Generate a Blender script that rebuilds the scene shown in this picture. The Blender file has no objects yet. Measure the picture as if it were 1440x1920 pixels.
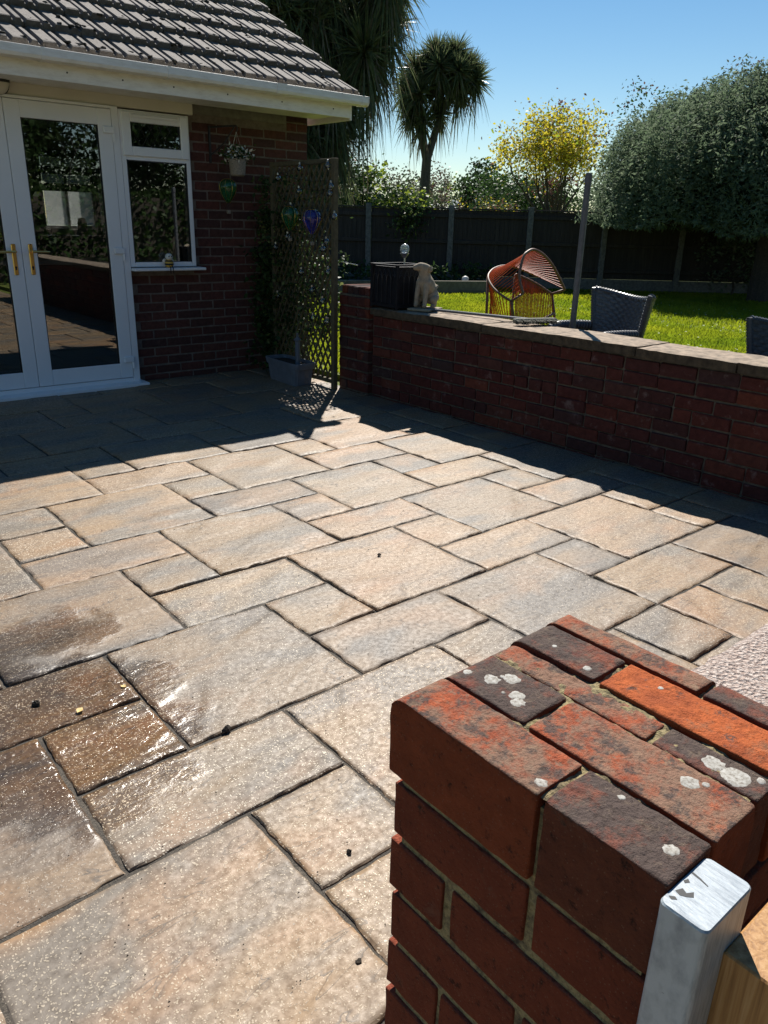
import bpy, bmesh, math, random
import numpy as np
from mathutils import Vector, Matrix, noise
R = math.radians
random.seed(7)
rng = np.random.default_rng(11)
scene = bpy.context.scene
COL = scene.collection

# ------------------------------------------------------------------ camera, sky, sun, exposure
cam_d = bpy.data.cameras.new('camera')
cam = bpy.data.objects.new('camera', cam_d); COL.objects.link(cam)
cam_d.sensor_fit = 'VERTICAL'; cam_d.sensor_height = 36.0; cam_d.lens = 27.18
cam_d.clip_start = 0.02; cam_d.clip_end = 600
right = Vector((0.76611923, -0.64222875, 0.02456757))
down = Vector((-0.20770618, -0.28358653, -0.93618205))
fwd = Vector((0.60821006, 0.71212423, -0.35065597))
CZ = 1.36
cam.matrix_world = Matrix(((right.x, -down.x, -fwd.x, 0), (right.y, -down.y, -fwd.y, 0),
                           (right.z, -down.z, -fwd.z, CZ), (0, 0, 0, 1)))
scene.camera = cam

SUN_DIR = Vector((0.62, 0.66, 1.0)).normalized()        # towards the sun
SUN_EL = math.asin(SUN_DIR.z); SUN_AZ = math.atan2(SUN_DIR.x, SUN_DIR.y)
world = bpy.data.worlds.new('World'); scene.world = world; world.use_nodes = True
wn = world.node_tree.nodes; wl = world.node_tree.links
bg = wn['Background']; bg.inputs['Strength'].default_value = 0.05
sky = wn.new('ShaderNodeTexSky'); sky.sky_type = 'NISHITA'; sky.sun_disc = False
sky.sun_elevation = SUN_EL; sky.sun_rotation = SUN_AZ
sky.altitude = 0; sky.air_density = 1.0; sky.dust_density = 0.0; sky.ozone_density = 1.0
hs = wn.new('ShaderNodeHueSaturation'); hs.inputs['Saturation'].default_value = 1.28; hs.inputs['Hue'].default_value = .497; hs.inputs['Value'].default_value = 1.30
wl.new(sky.outputs[0], hs.inputs['Color']); wl.new(hs.outputs[0], bg.inputs['Color'])
sun_d = bpy.data.lights.new('sun', 'SUN'); sun_d.energy = 5.0; sun_d.angle = R(0.5); sun_d.color = (1.0, 0.95, 0.87)
sun = bpy.data.objects.new('sun', sun_d); COL.objects.link(sun)
sun.rotation_euler = SUN_DIR.to_track_quat('Z', 'Y').to_euler(); sun.location = (0, 0, 20)
scene.view_settings.view_transform = 'Standard'; scene.view_settings.look = 'None'
scene.view_settings.exposure = 0.6; scene.view_settings.gamma = 1.0
scene.view_settings.use_curve_mapping = False

# ------------------------------------------------------------------ helpers
class MB:
    """collects shapes, builds ONE mesh object"""
    def __init__(s): s.v = []; s.f = []; s.m = []
    def add(s, vs, fs, mi=0):
        o = len(s.v); s.v += [tuple(p) for p in vs]; s.f += [tuple(i + o for i in f) for f in fs]; s.m += [mi] * len(fs)
        return s
    def box(s, x0, x1, y0, y1, z0, z1, b=0.0, mi=0, M=None):
        if b <= 0:
            vs = [(x, y, z) for z in (z0, z1) for y in (y0, y1) for x in (x0, x1)]
            fs = [(0, 2, 3, 1), (4, 5, 7, 6), (0, 1, 5, 4), (2, 6, 7, 3), (0, 4, 6, 2), (1, 3, 7, 5)]
        else:
            vs, fs = cbox(x0, x1, y0, y1, z0, z1, b)
        if M is not None: vs = [M @ Vector(p) for p in vs]
        return s.add(vs, fs, mi)
    def tube(s, pts, r, n=8, mi=0, cap=True):
        pts = [Vector(p) for p in pts]; rr = r if hasattr(r, '__len__') else [r] * len(pts)
        vs = []; fs = []; ref = None
        for i, p in enumerate(pts):
            d = (pts[min(i + 1, len(pts) - 1)] - pts[max(i - 1, 0)])
            if d.length < 1e-9: d = Vector((0, 0, 1))
            d.normalize()
            if ref is None: ref = Vector((0, 0, 1)) if abs(d.z) < .9 else Vector((1, 0, 0))
            a = d.cross(ref).normalized(); ref = a.cross(d).normalized(); b2 = ref
            for k in range(n):
                t = 2 * math.pi * k / n
                vs.append(p + (a * math.cos(t) + b2 * math.sin(t)) * rr[i])
        for i in range(len(pts) - 1):
            for k in range(n):
                k2 = (k + 1) % n
                fs.append((i * n + k, i * n + k2, (i + 1) * n + k2, (i + 1) * n + k))
        if cap:
            fs.append(tuple(range(n))[::-1]); fs.append(tuple(range((len(pts) - 1) * n, len(pts) * n)))
        return s.add(vs, fs, mi)
    def lathe(s, prof, n=16, c=(0, 0, 0), mi=0, sx=1, sy=1):
        vs = []; fs = []
        for r, z in prof:
            for k in range(n):
                t = 2 * math.pi * k / n
                vs.append((c[0] + r * math.cos(t) * sx, c[1] + r * math.sin(t) * sy, c[2] + z))
        for i in range(len(prof) - 1):
            for k in range(n):
                k2 = (k + 1) % n
                fs.append((i * n + k, i * n + k2, (i + 1) * n + k2, (i + 1) * n + k))
        fs.append(tuple(range(n))[::-1]); fs.append(tuple(range((len(prof) - 1) * n, len(prof) * n)))
        return s.add(vs, fs, mi)
    def mesh(s, name, mats, smooth=False):
        me = bpy.data.meshes.new(name); me.from_pydata(s.v, [], s.f)
        for m in (mats if isinstance(mats, (list, tuple)) else [mats]): me.materials.append(m)
        me.polygons.foreach_set('material_index', s.m)
        if smooth: me.polygons.foreach_set('use_smooth', [True] * len(s.f))
        me.update(); return me
    def build(s, name, mats, parent=None, smooth=False, loc=None):
        return link(name, s.mesh(name, mats, smooth), parent, loc)

def cbox(x0, x1, y0, y1, z0, z1, b):
    """chamfered box: 24 verts, 6 faces + 12 edges + 8 corners"""
    X = (x0, x1); Y = (y0, y1); Z = (z0, z1); vs = []; idx = {}
    for i in (0, 1):
        for j in (0, 1):
            for k in (0, 1):
                sx, sy, sz = (b, -b)[i], (b, -b)[j], (b, -b)[k]
                for ax, p in (('x', (X[i], Y[j] + sy, Z[k] + sz)), ('y', (X[i] + sx, Y[j], Z[k] + sz)), ('z', (X[i] + sx, Y[j] + sy, Z[k]))):
                    idx[(i, j, k, ax)] = len(vs); vs.append(p)
    g = lambda i, j, k, a: idx[(i, j, k, a)]
    fs = []
    for i in (0, 1): fs.append([g(i, 0, 0, 'x'), g(i, 1, 0, 'x'), g(i, 1, 1, 'x'), g(i, 0, 1, 'x')][::1 if i else -1])
    for j in (0, 1): fs.append([g(0, j, 0, 'y'), g(1, j, 0, 'y'), g(1, j, 1, 'y'), g(0, j, 1, 'y')][::-1 if j else 1])
    for k in (0, 1): fs.append([g(0, 0, k, 'z'), g(1, 0, k, 'z'), g(1, 1, k, 'z'), g(0, 1, k, 'z')][::1 if k else -1])
    c = Vector(((x0 + x1) / 2, (y0 + y1) / 2, (z0 + z1) / 2))
    ed = []
    for a in (0, 1):
        for b_ in (0, 1):
            ed.append([g(0, a, b_, 'y'), g(1, a, b_, 'y'), g(1, a, b_, 'z'), g(0, a, b_, 'z')])
            ed.append([g(a, 0, b_, 'x'), g(a, 1, b_, 'x'), g(a, 1, b_, 'z'), g(a, 0, b_, 'z')])
            ed.append([g(a, b_, 0, 'x'), g(a, b_, 1, 'x'), g(a, b_, 1, 'y'), g(a, b_, 0, 'y')])
            for k in (0, 1): ed.append([g(a, b_, k, 'x'), g(a, b_, k, 'y'), g(a, b_, k, 'z')])
    for f in ed:
        p = [Vector(vs[q]) for q in f]; n = (p[1] - p[0]).cross(p[2] - p[0])
        m = sum(p, Vector()) / len(p)
        if n.dot(m - c) < 0: f = f[::-1]
        fs.append(f)
    return vs, fs

def link(name, me, parent=None, loc=None):
    o = bpy.data.objects.new(name, me); COL.objects.link(o)
    if parent is not None: o.parent = parent
    if loc is not None: o.location = loc
    return o
def tag(o, label, cat, group=None):
    o['label'] = label; o['category'] = cat
    if group: o['group'] = group
    return o
def thing(name, label, cat, loc=(0, 0, 0), rz=0.0, group=None):
    o = bpy.data.objects.new(name, None); COL.objects.link(o); o.empty_display_size = .1
    o.location = loc; o.rotation_euler = (0, 0, rz)
    return tag(o, label, cat, group)
def structure(o): o['kind'] = 'structure'; return o
def stuff(o): o['kind'] = 'stuff'; return o
def quads(name, V, mats, parent=None, mi=None, smooth=False, loc=None, k=4):
    """V: (n,k,3) array of n separate polygons -> one object"""
    n = len(V); me = bpy.data.meshes.new(name)
    me.vertices.add(n * k); me.vertices.foreach_set('co', np.ascontiguousarray(V, dtype=np.float32).ravel())
    me.loops.add(n * k); me.loops.foreach_set('vertex_index', np.arange(n * k, dtype=np.int32))
    me.polygons.add(n); me.polygons.foreach_set('loop_start', np.arange(0, n * k, k, dtype=np.int32))
    for m in (mats if isinstance(mats, (list, tuple)) else [mats]): me.materials.append(m)
    if mi is not None: me.polygons.foreach_set('material_index', np.asarray(mi, dtype=np.int32))
    if smooth: me.polygons.foreach_set('use_smooth', [True] * n)
    me.update(calc_edges=True); me.validate()
    return link(name, me, parent, loc)

# ------------------------------------------------------------------ material helpers
class NT:
    def __init__(s, name):
        s.mat = bpy.data.materials.new(name); s.mat.use_nodes = True
        s.t = s.mat.node_tree; s.b = s.t.nodes['Principled BSDF']; s.out = s.t.nodes['Material Output']
    def n(s, typ, **kw):
        nd = s.t.nodes.new(typ)
        for k, v in kw.items(): setattr(nd, k, v)
        return nd
    def l(s, a, b): s.t.links.new(a, b)
    def set(s, **kw):
        for k, v in kw.items():
            k = k.replace('_', ' ')
            s.b.inputs[k].default_value = v
        return s
    def pos(s): return s.n('ShaderNodeNewGeometry').outputs['Position']
    def obj(s): return s.n('ShaderNodeTexCoord').outputs['Object']
    def rand(s): return s.n('ShaderNodeObjectInfo').outputs['Random']
    def mapping(s, vec, scale=(1, 1, 1), loc=None, rot=(0, 0, 0)):
        m = s.n('ShaderNodeMapping'); s.l(vec, m.inputs['Vector']); m.inputs['Scale'].default_value = scale; m.inputs['Rotation'].default_value = rot
        if loc is not None:
            if hasattr(loc, 'is_linked'): s.l(loc, m.inputs['Location'])
            else: m.inputs['Location'].default_value = loc
        return m.outputs[0]
    def noise(s, vec, scale, detail=4, rough=.55, dist=0.0, col=False):
        t = s.n('ShaderNodeTexNoise'); s.l(vec, t.inputs['Vector']); t.inputs['Scale'].default_value = scale
        t.inputs['Detail'].default_value = detail; t.inputs['Roughness'].default_value = rough; t.inputs['Distortion'].default_value = dist
        return t.outputs['Color' if col else 'Fac']
    def voro(s, vec, scale, out='Distance', feature='F1'):
        t = s.n('ShaderNodeTexVoronoi', feature=feature); s.l(vec, t.inputs['Vector']); t.inputs['Scale'].default_value = scale
        return t.outputs[out]
    def ramp(s, fac, stops, interp='LINEAR'):
        r = s.n('ShaderNodeValToRGB'); s.l(fac, r.inputs[0]); cr = r.color_ramp; cr.interpolation = interp
        while len(cr.elements) < len(stops): cr.elements.new(.5)
        for e, (p, c) in zip(cr.elements, stops):
            e.position = p
            e.color = (c, c, c, 1) if not hasattr(c, '__len__') else (c[0], c[1], c[2], 1)
        return r.outputs[0]
    def mix(s, fac, a, b, mode='MIX'):
        m = s.n('ShaderNodeMix', data_type='RGBA', blend_type=mode, clamp_factor=True)
        for sock, v in ((m.inputs[0], fac), (m.inputs[6], a), (m.inputs[7], b)):
            if hasattr(v, 'is_linked'): s.l(v, sock)
            elif sock == m.inputs[0]: sock.default_value = v
            else: sock.default_value = (v[0], v[1], v[2], 1) if hasattr(v, '__len__') else (v, v, v, 1)
        return m.outputs[2]
    def math(s, op, a, b=None, c=None, clamp=False):
        m = s.n('ShaderNodeMath', operation=op, use_clamp=clamp)
        for i, v in enumerate((a, b, c)):
            if v is None: continue
            if hasattr(v, 'is_linked'): s.l(v, m.inputs[i])
            else: m.inputs[i].default_value = v
        return m.outputs[0]
    def bump(s, h, strength=.5, dist=.01, normal=None):
        b = s.n('ShaderNodeBump'); s.l(h, b.inputs['Height']); b.inputs['Strength'].default_value = strength; b.inputs['Distance'].default_value = dist
        if normal is not None: s.l(normal, b.inputs['Normal'])
        s.l(b.outputs[0], s.b.inputs['Normal']); return b.outputs[0]
    def col(s, v): s.l(v, s.b.inputs['Base Color']); return s
    def rough(s, v): s.l(v, s.b.inputs['Roughness']); return s

def simple(name, c, rough=.6, metal=0, vary=.12, scale=14, bump=0, bscale=60, spec=.5):
    m = NT(name); m.set(Roughness=rough, Metallic=metal); m.b.inputs['Specular IOR Level'].default_value = spec
    p = m.pos(); n = m.noise(p, scale, 5)
    d = tuple(x * (1 - vary) for x in c); l = tuple(min(1, x * (1 + vary)) for x in c)
    m.col(m.ramp(n, [(.3, d), (.7, l)]))
    if bump: m.bump(m.noise(p, bscale, 4), bump, .004)
    return m.mat

def brick_mat(name, cols, dark=.25, white=.0, lichen=None, bump=.6, grain=90):
    m = NT(name); m.set(Roughness=.88); m.b.inputs['Specular IOR Level'].default_value = .25
    p = m.pos(); r = m.rand()
    base = m.ramp(r, [(i / max(1, len(cols) - 1), c) for i, c in enumerate(cols)])
    n1 = m.noise(p, 26, 6, .65); n2 = m.noise(p, grain, 5, .7); n3 = m.noise(p, 7, 4, .6)
    c = m.mix(m.ramp(n1, [(.35, 0.0), (.75, 1.0)]), base, m.mix(1.0, base, (dark * 2.2, dark * 2.0, dark * 2.0), 'MULTIPLY'))
    c = m.mix(m.ramp(n2, [(.3, .55), (.5, 0.0)]), c, m.mix(1.0, c, (.55, .5, .5), 'MULTIPLY'))
    if white: c = m.mix(m.ramp(m.noise(p, 11, 6, .7, .3), [(.58, 0.0), (.72, white)]), c, (.42, .36, .33))
    if lichen:
        for (sc, lo, hi, cc, am, w) in lichen:
            q = m.mapping(p, (1, 1, 1), (w * 3.1, w * 7.7, w))
            c = m.mix(m.ramp(m.noise(q, sc, 6, .68, .2), [(lo, 0.0), (hi, am)]), c, cc)
    m.col(c)
    h = m.math('ADD', m.math('MULTIPLY', n2, .5), m.math('MULTIPLY', n1, .8))
    m.bump(h, bump, .004)
    return m.mat

def leaf_mat(name, cols, trans=.45, rough=.5, tcol=None, patch=None):
    m = NT(name); m.set(Roughness=rough); m.b.inputs['Specular IOR Level'].default_value = .18
    p = m.pos()
    wh = m.n('ShaderNodeTexWhiteNoise', noise_dimensions='3D')
    v = m.n('ShaderNodeVectorMath', operation='SNAP'); m.l(p, v.inputs[0]); v.inputs[1].default_value = (.09, .09, .09); m.l(v.outputs[0], wh.inputs[0])
    c = m.ramp(wh.outputs[0], [(i / max(1, len(cols) - 1), x) for i, x in enumerate(cols)])
    if patch: pf = m.ramp(m.noise(p, patch, 4, .6), [(.38, 0.0), (.62, 1.0)]); c = m.mix(pf, m.mix(1.0, c, (.62, .72, .8), 'MULTIPLY'), c)
    m.col(c)
    t = m.n('ShaderNodeBsdfTranslucent')
    if tcol:
        tc = m.mix(.6, c, tcol)
        if patch: tc = m.mix(pf, m.mix(1.0, tc, (.6, .75, .8), 'MULTIPLY'), tc)
        m.l(tc, t.inputs[0])
    else: m.l(c, t.inputs[0])
    mx = m.n('ShaderNodeMixShader'); mx.inputs[0].default_value = trans
    m.l(m.b.outputs[0], mx.inputs[1]); m.l(t.outputs[0], mx.inputs[2]); m.l(mx.outputs[0], m.out.inputs[0])
    return m.mat

def glass_mat(name, tint=(.9, .93, .92), ior=1.5, rough=0.0, boost=1.0):
    m = NT(name); m.t.nodes.remove(m.b)
    fr = m.n('ShaderNodeFresnel'); fr.inputs[0].default_value = ior
    tr = m.n('ShaderNodeBsdfTransparent'); tr.inputs[0].default_value = (*tint, 1)
    gl = m.n('ShaderNodeBsdfGlossy'); gl.inputs['Roughness'].default_value = rough
    f = m.math('MULTIPLY', fr.outputs[0], boost, clamp=True)
    mx = m.n('ShaderNodeMixShader'); m.l(f, mx.inputs[0]); m.l(tr.outputs[0], mx.inputs[1]); m.l(gl.outputs[0], mx.inputs[2])
    m.l(mx.outputs[0], m.out.inputs[0]); return m.mat

# ------------------------------------------------------------------ materials
def slab_material():
    m = NT('riven_paving'); p = m.pos(); o = m.obj(); r = m.rand()
    sh = m.n('ShaderNodeCombineXYZ'); m.l(m.math('MULTIPLY', r, 37.0), sh.inputs[0]); m.l(m.math('MULTIPLY', r, 91.0), sh.inputs[1])
    a = m.n('ShaderNodeVectorMath', operation='ADD'); m.l(o, a.inputs[0]); m.l(sh.outputs[0], a.inputs[1]); q = a.outputs[0]
    # broad colour bands of the cast stone: buff, grey blue, peach
    big = m.noise(m.mapping(q, (1.2, 3.0, 1), rot=(0, 0, .25)), 1.25, 3, .5, .5)
    big2 = m.noise(m.mapping(q, (1.6, 2.4, 1), (5, 3, 0)), 1.7, 3, .55, .3)
    buff = m.mix(r, (.288, .197, .118), (.252, .182, .116))
    c = m.mix(m.ramp(big, [(.44, 0.0), (.60, .95)]), buff, (.158, .138, .120))
    c = m.mix(m.ramp(big2, [(.52, 0.0), (.68, .75)]), c, (.30, .182, .10))
    c = m.mix(m.ramp(m.noise(q, 3.4, 4, .6, .4), [(.60, 0.0), (.74, .5)]), c, (.17, .115, .068))
    fine = m.noise(p, 55, 5, .7)
    c = m.mix(m.ramp(fine, [(.35, .75), (.6, 0.0)]), c, m.mix(1.0, c, (.55, .52, .5), 'MULTIPLY'))
    # exposed pale aggregate chips
    vo = m.n('ShaderNodeTexVoronoi', feature='F1'); vo.inputs['Scale'].default_value = 170
    m.l(m.mix(.02, p, m.noise(p, 60, 2, .5, 0, True), 'ADD'), vo.inputs['Vector'])
    sel = m.n('ShaderNodeSeparateColor'); m.l(vo.outputs['Color'], sel.inputs[0])
    chip = m.math('MULTIPLY', m.ramp(vo.outputs['Distance'], [(.33, 1.0), (.43, 0.0)]), m.ramp(sel.outputs[0], [(.40, 0.0), (.60, 1.0)]))
    cluster = m.ramp(m.noise(p, 4.0, 3, .6), [(.3, .7), (.6, 1.0)])
    chip = m.math('MULTIPLY', chip, m.math('MULTIPLY', cluster, m.math('ADD', .45, m.math('MULTIPLY', r, .75))))
    c = m.mix(m.math('MULTIPLY', chip, .95), c, (.62, .55, .45))
    pit = m.math('MULTIPLY', m.ramp(vo.outputs['Distance'], [(.2, 1.0), (.4, 0.0)]), m.ramp(sel.outputs[1], [(.86, 0.0), (.9, .7)]))
    c = m.mix(pit, c, (.14, .11, .085))
    # riven ledges: snapped, stretched noise
    ln = m.noise(m.mapping(q, (1.0, 2.6, 1), rot=(0, 0, .35)), 2.0, 5, .52, .35)
    led = m.math('ADD', m.math('MULTIPLY', m.math('FLOOR', m.math('MULTIPLY', ln, 11.0)), 1 / 11.0), m.math('MULTIPLY', ln, .35))
    edge = m.math('FRACT', m.math('MULTIPLY', ln, 11.0))
    ledge_shade = m.math('MULTIPLY', m.ramp(edge, [(.0, 1.0), (.10, .0), (1.0, 0.0)]), m.ramp(m.noise(q, 6, 3), [(.46, 0.0), (.56, .95)]))
    c = m.mix(ledge_shade, c, (.09, .07, .055))  # thin shadows along the ledge steps, painted as dark lines
    tone = m.math('FRACT', m.math('MULTIPLY', r, 7.31)); c = m.mix(1.0, c, m.ramp(tone, [(0.0, (.80, .79, .78)), (.45, (1.0, .98, .92)), (.8, (1.07, 1.01, .90)), (1.0, (1.09, .99, .89))]), 'MULTIPLY')
    # water still lying on the near slabs
    w1 = m.n('ShaderNodeVectorMath', operation='DISTANCE'); m.l(m.mapping(p, (1.0, .8, 1)), w1.inputs[0]); w1.inputs[1].default_value = (.50, 1.56, 0)
    w2 = m.n('ShaderNodeVectorMath', operation='DISTANCE'); m.l(m.mapping(p, (.7, 1.0, 1)), w2.inputs[0]); w2.inputs[1].default_value = (.42, 2.50, 0)
    wn_ = m.noise(p, 6.0, 5, .6, .2)
    wa = m.math('SUBTRACT', .40, w1.outputs['Value']); wb = m.math('SUBTRACT', .20, w2.outputs['Value'])
    wet = m.math('ADD', m.math('MAXIMUM', wa, wb), m.math('MULTIPLY', m.math('SUBTRACT', wn_, .5), .42))
    wet = m.ramp(wet, [(.0, 0.0), (.06, .7), (.2, 1.0)])
    c = m.mix(wet, c, m.mix(1.0, m.mix(1.0, c, (.42, .385, .36), 'MULTIPLY'), m.mix(1.0, c, c, 'MULTIPLY'), 'ADD'))
    m.col(c)
    ro = m.mix(wet, m.ramp(fine, [(.3, .70), (.7, .46)]), (.15, .15, .15))
    m.rough(ro); m.b.inputs['Specular IOR Level'].default_value = .45
    h = m.math('ADD', m.math('MULTIPLY', led, 3.2), m.math('MULTIPLY', fine, .07))
    h = m.math('ADD', h, m.math('MULTIPLY', chip, .10))
    h = m.math('ADD', h, m.math('MULTIPLY', m.noise(p, 22, 5, .65), .09))
    wr = m.noise(m.mapping(q, (1, 2.4, 1), rot=(0, 0, .7)), 17, 4, .6, .8)
    h = m.math('ADD', h, m.math('MULTIPLY', m.math('MULTIPLY', wet, wr), .58))
    m.bump(h, .8, .0085)
    return m.mat

M = {}
M['slab'] = slab_material()
def joint_material():
    m = NT('jointing_sand'); p = m.pos(); n = m.noise(p, 180, 4, .7); n2 = m.noise(p, 5, 4)
    c = m.mix(m.ramp(n2, [(.4, 0.0), (.65, 1.0)]), (.07, .06, .048), (.15, .125, .095))
    c = m.mix(m.ramp(n, [(.4, .7), (.6, 0.0)]), c, (.02, .018, .015))
    m.col(c); m.set(Roughness=.9); m.bump(n, .8, .006); return m.mat
M['joint'] = joint_material()
M['mortar'] = simple('lime_mortar', (.24, .205, .15), .95, vary=.3, scale=40, bump=.9, bscale=140)
M['mortar_dark'] = simple('old_mortar', (.10, .085, .065), .95, vary=.45, scale=22, bump=.8, bscale=120)
def mossy_mortar():
    m = NT('mossy_mortar'); p = m.pos(); n = m.noise(p, 45, 6, .7); n2 = m.noise(p, 160, 4, .7)
    c = m.ramp(n, [(.3, (.05, .038, .024)), (.42, (.17, .13, .07)), (.55, (.33, .265, .13)), (.66, (.16, .125, .05)), (.8, (.07, .05, .03))])
    c = m.mix(m.ramp(n2, [(.3, .7), (.5, 0.0)]), c, (.03, .025, .018))
    m.col(c); m.set(Roughness=.95); m.bump(m.math('ADD', n, m.math('MULTIPLY', n2, .6)), .9, .006); return m.mat
M['mortar_moss'] = mossy_mortar()
M['mortar_house'] = simple('house_mortar', (.15, .12, .10), .95, vary=.25, scale=30, bump=.6, bscale=120)
M['brick_house'] = brick_mat('house_brick', [(.105, .042, .035), (.135, .05, .04), (.08, .038, .033), (.12, .048, .036), (.068, .036, .034), (.145, .055, .042)], white=.05)
M['brick_wall'] = brick_mat('garden_wall_brick', [(.105, .028, .022), (.08, .026, .023), (.13, .036, .024), (.065, .028, .025), (.10, .025, .02), (.06, .036, .034), (.16, .045, .026)], white=.26)
def pillar_brick(name, base, patches):
    """weathered brick: sides darkened to deepen their shade, crusted with grey and tan growth where it faces up to the rain"""
    m = NT(name); m.set(Roughness=.9); m.b.inputs['Specular IOR Level'].default_value = .2
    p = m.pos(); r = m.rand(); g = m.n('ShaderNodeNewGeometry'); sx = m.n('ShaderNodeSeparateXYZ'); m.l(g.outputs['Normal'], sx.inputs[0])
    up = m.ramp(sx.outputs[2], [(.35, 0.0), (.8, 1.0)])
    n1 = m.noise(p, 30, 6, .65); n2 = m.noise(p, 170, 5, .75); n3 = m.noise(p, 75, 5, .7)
    side = m.mix(m.ramp(n1, [(.35, 0.0), (.7, .8)]), (base[0] * .58, base[1] * .52, base[2] * .46), (base[0] * .36, base[1] * .32, base[2] * .3))  # brick colour dimmed on the sides, their shade put into the colour
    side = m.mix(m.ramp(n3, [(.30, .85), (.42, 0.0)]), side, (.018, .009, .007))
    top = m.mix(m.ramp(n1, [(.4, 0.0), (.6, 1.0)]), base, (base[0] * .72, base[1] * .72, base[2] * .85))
    for (sc, lo, hi, cc, am, w) in patches:
        q = m.mapping(p, (1, 1, 1), (w * 3.1, w * 7.7, w))
        top = m.mix(m.math('MULTIPLY', m.ramp(m.noise(q, sc, 8, .72, .15), [(lo, 0.0), (hi, am)]), 1.0), top, cc)
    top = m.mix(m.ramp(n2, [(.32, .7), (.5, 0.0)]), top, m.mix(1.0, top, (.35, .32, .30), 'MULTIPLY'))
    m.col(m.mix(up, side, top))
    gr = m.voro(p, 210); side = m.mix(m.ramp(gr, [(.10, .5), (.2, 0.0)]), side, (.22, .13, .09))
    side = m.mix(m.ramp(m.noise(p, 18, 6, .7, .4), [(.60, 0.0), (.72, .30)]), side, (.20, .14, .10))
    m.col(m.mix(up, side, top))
    m.bump(m.math('ADD', m.math('MULTIPLY', n2, .9), m.math('ADD', n3, m.math('MULTIPLY', n1, .4))), .95, .0045); return m.mat
M['brick_pillar'] = pillar_brick('pillar_brick', (.33, .085, .045), [(30, .5, .62, (.10, .07, .05), .7, 1.0)])
TAN = (.25, .165, .115); GRY = (.095, .072, .062)
M['brick_cap_red'] = pillar_brick('cap_brick_red', (.41, .105, .045), [(19, .42, .56, TAN, .85, 2.0), (38, .51, .585, GRY, .92, 1.0), (110, .54, .62, TAN, .7, 6.0), (70, .56, .66, (.30, .20, .13), .7, 3.0), (85, .68, .74, (.36, .22, .06), .6, 4.0)])
M['brick_cap_orange'] = pillar_brick('cap_brick_orange', (.50, .125, .038), [(17, .55, .66, (.22, .12, .07), .8, 5.0), (36, .58, .64, GRY, .85, 6.0), (80, .6, .7, (.30, .17, .09), .5, 3.0)])
M['brick_cap_grey'] = pillar_brick('cap_brick_weathered', (.26, .085, .05), [(20, .36, .5, GRY, .97, 7.0), (26, .52, .64, (.14, .105, .082), .8, 8.0), (75, .55, .66, (.21, .155, .11), .7, 9.0), (90, .68, .74, (.34, .24, .10), .7, 3.0)])
M['lichen'] = simple('white_lichen', (.47, .45, .41), .95, vary=.35, scale=160, bump=.25, bscale=300)
def lichen_mat():
    m = NT('pale_lichen'); p = m.pos(); n = m.noise(p, 240, 5, .7); n2 = m.noise(p, 700, 3, .7)
    c = m.ramp(n, [(.34, (.16, .13, .11)), (.46, (.34, .32, .28)), (.62, (.46, .445, .41))]); c = m.mix(m.ramp(n2, [(.30, .7), (.42, 0.0)]), c, (.14, .12, .10))
    m.col(c); m.set(Roughness=.95); m.b.inputs['Specular IOR Level'].default_value = .1; return m.mat
M['lichen'] = lichen_mat()
M['coping_moss_shade'] = simple('mossy_shaded_coping_edge', (.075, .058, .036), .95, vary=.5, scale=25, bump=.7, bscale=90)  # mossy upright faces, darkened further so the colour carries their shade
M['coping'] = simple('weathered_coping', (.27, .205, .145), .9, vary=.5, scale=18, bump=.7, bscale=90)
M['coarse'] = None
def coarse_material():
    m = NT('coarse_concrete'); p = m.pos(); n = m.noise(p, 120, 5, .7, .4); v = m.voro(p, 110)
    c = m.ramp(n, [(.32, (.16, .105, .085)), (.46, (.48, .36, .30)), (.62, (.70, .60, .53))])
    m.col(c); m.set(Roughness=.75); m.bump(m.math('ADD', n, v), 1.0, .012); return m.mat
M['coarse'] = coarse_material()
M['upvc'] = simple('white_upvc', (.80, .81, .83), .32, vary=.03, scale=3)
def dirty_white():
    m = NT('weathered_white_trim'); p = m.pos()
    c = m.mix(m.ramp(m.noise(m.mapping(p, (3, 3, 12)), 3, 6, .7), [(.45, 0.0), (.75, .7)]), (.84, .82, .77), (.60, .55, .48))
    m.col(c); m.set(Roughness=.45); return m.mat
M['trim'] = dirty_white()
M['panel'] = simple('cream_panel', (.60, .56, .49), .6, vary=.05, scale=5)
M['lintel'] = simple('grey_render', (.17, .155, .135), .95, vary=.25, scale=15, bump=.5)
M['brass'] = simple('brass', (.72, .46, .15), .28, 1.0, vary=.1)
M['black_iron'] = simple('black_iron', (.02, .02, .022), .5)
M['glass'] = glass_mat('window_glass', (.86, .89, .87), 1.52, 0.0, 4.0)
M['rubber'] = simple('black_gasket', (.012, .012, .013), .6)
def tile_material():
    m = NT('concrete_roof_tile'); p = m.pos(); r = m.rand()
    n = m.noise(p, 18, 6, .7); n2 = m.noise(p, 70, 5, .7)
    c = m.ramp(n, [(.3, (.075, .064, .055)), (.5, (.15, .128, .11)), (.7, (.205, .18, .158))])
    c = m.mix(m.math('MULTIPLY', r, .6), c, (.095, .078, .066))
    c = m.mix(m.ramp(n2, [(.62, 0.0), (.7, .6)]), c, (.36, .32, .27))
    c = m.mix(m.ramp(m.noise(p, 9, 5, .65), [(.62, 0.0), (.74, .8)]), c, (.045, .038, .028))
    m.col(c); m.set(Roughness=.85); m.bump(m.math('ADD', n2, n), .6, .006); return m.mat
M['tile'] = tile_material()
M['moss'] = simple('roof_moss', (.028, .024, .016), .95, vary=.5, scale=60, bump=.8)
M['verge'] = simple('verge_mortar', (.22, .19, .16), .9, vary=.3, scale=30, bump=.5)
M['trellis'] = simple('trellis_wood', (.10, .08, .042), .8, vary=.3, scale=40, bump=.3)
M['fence'] = None
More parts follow.
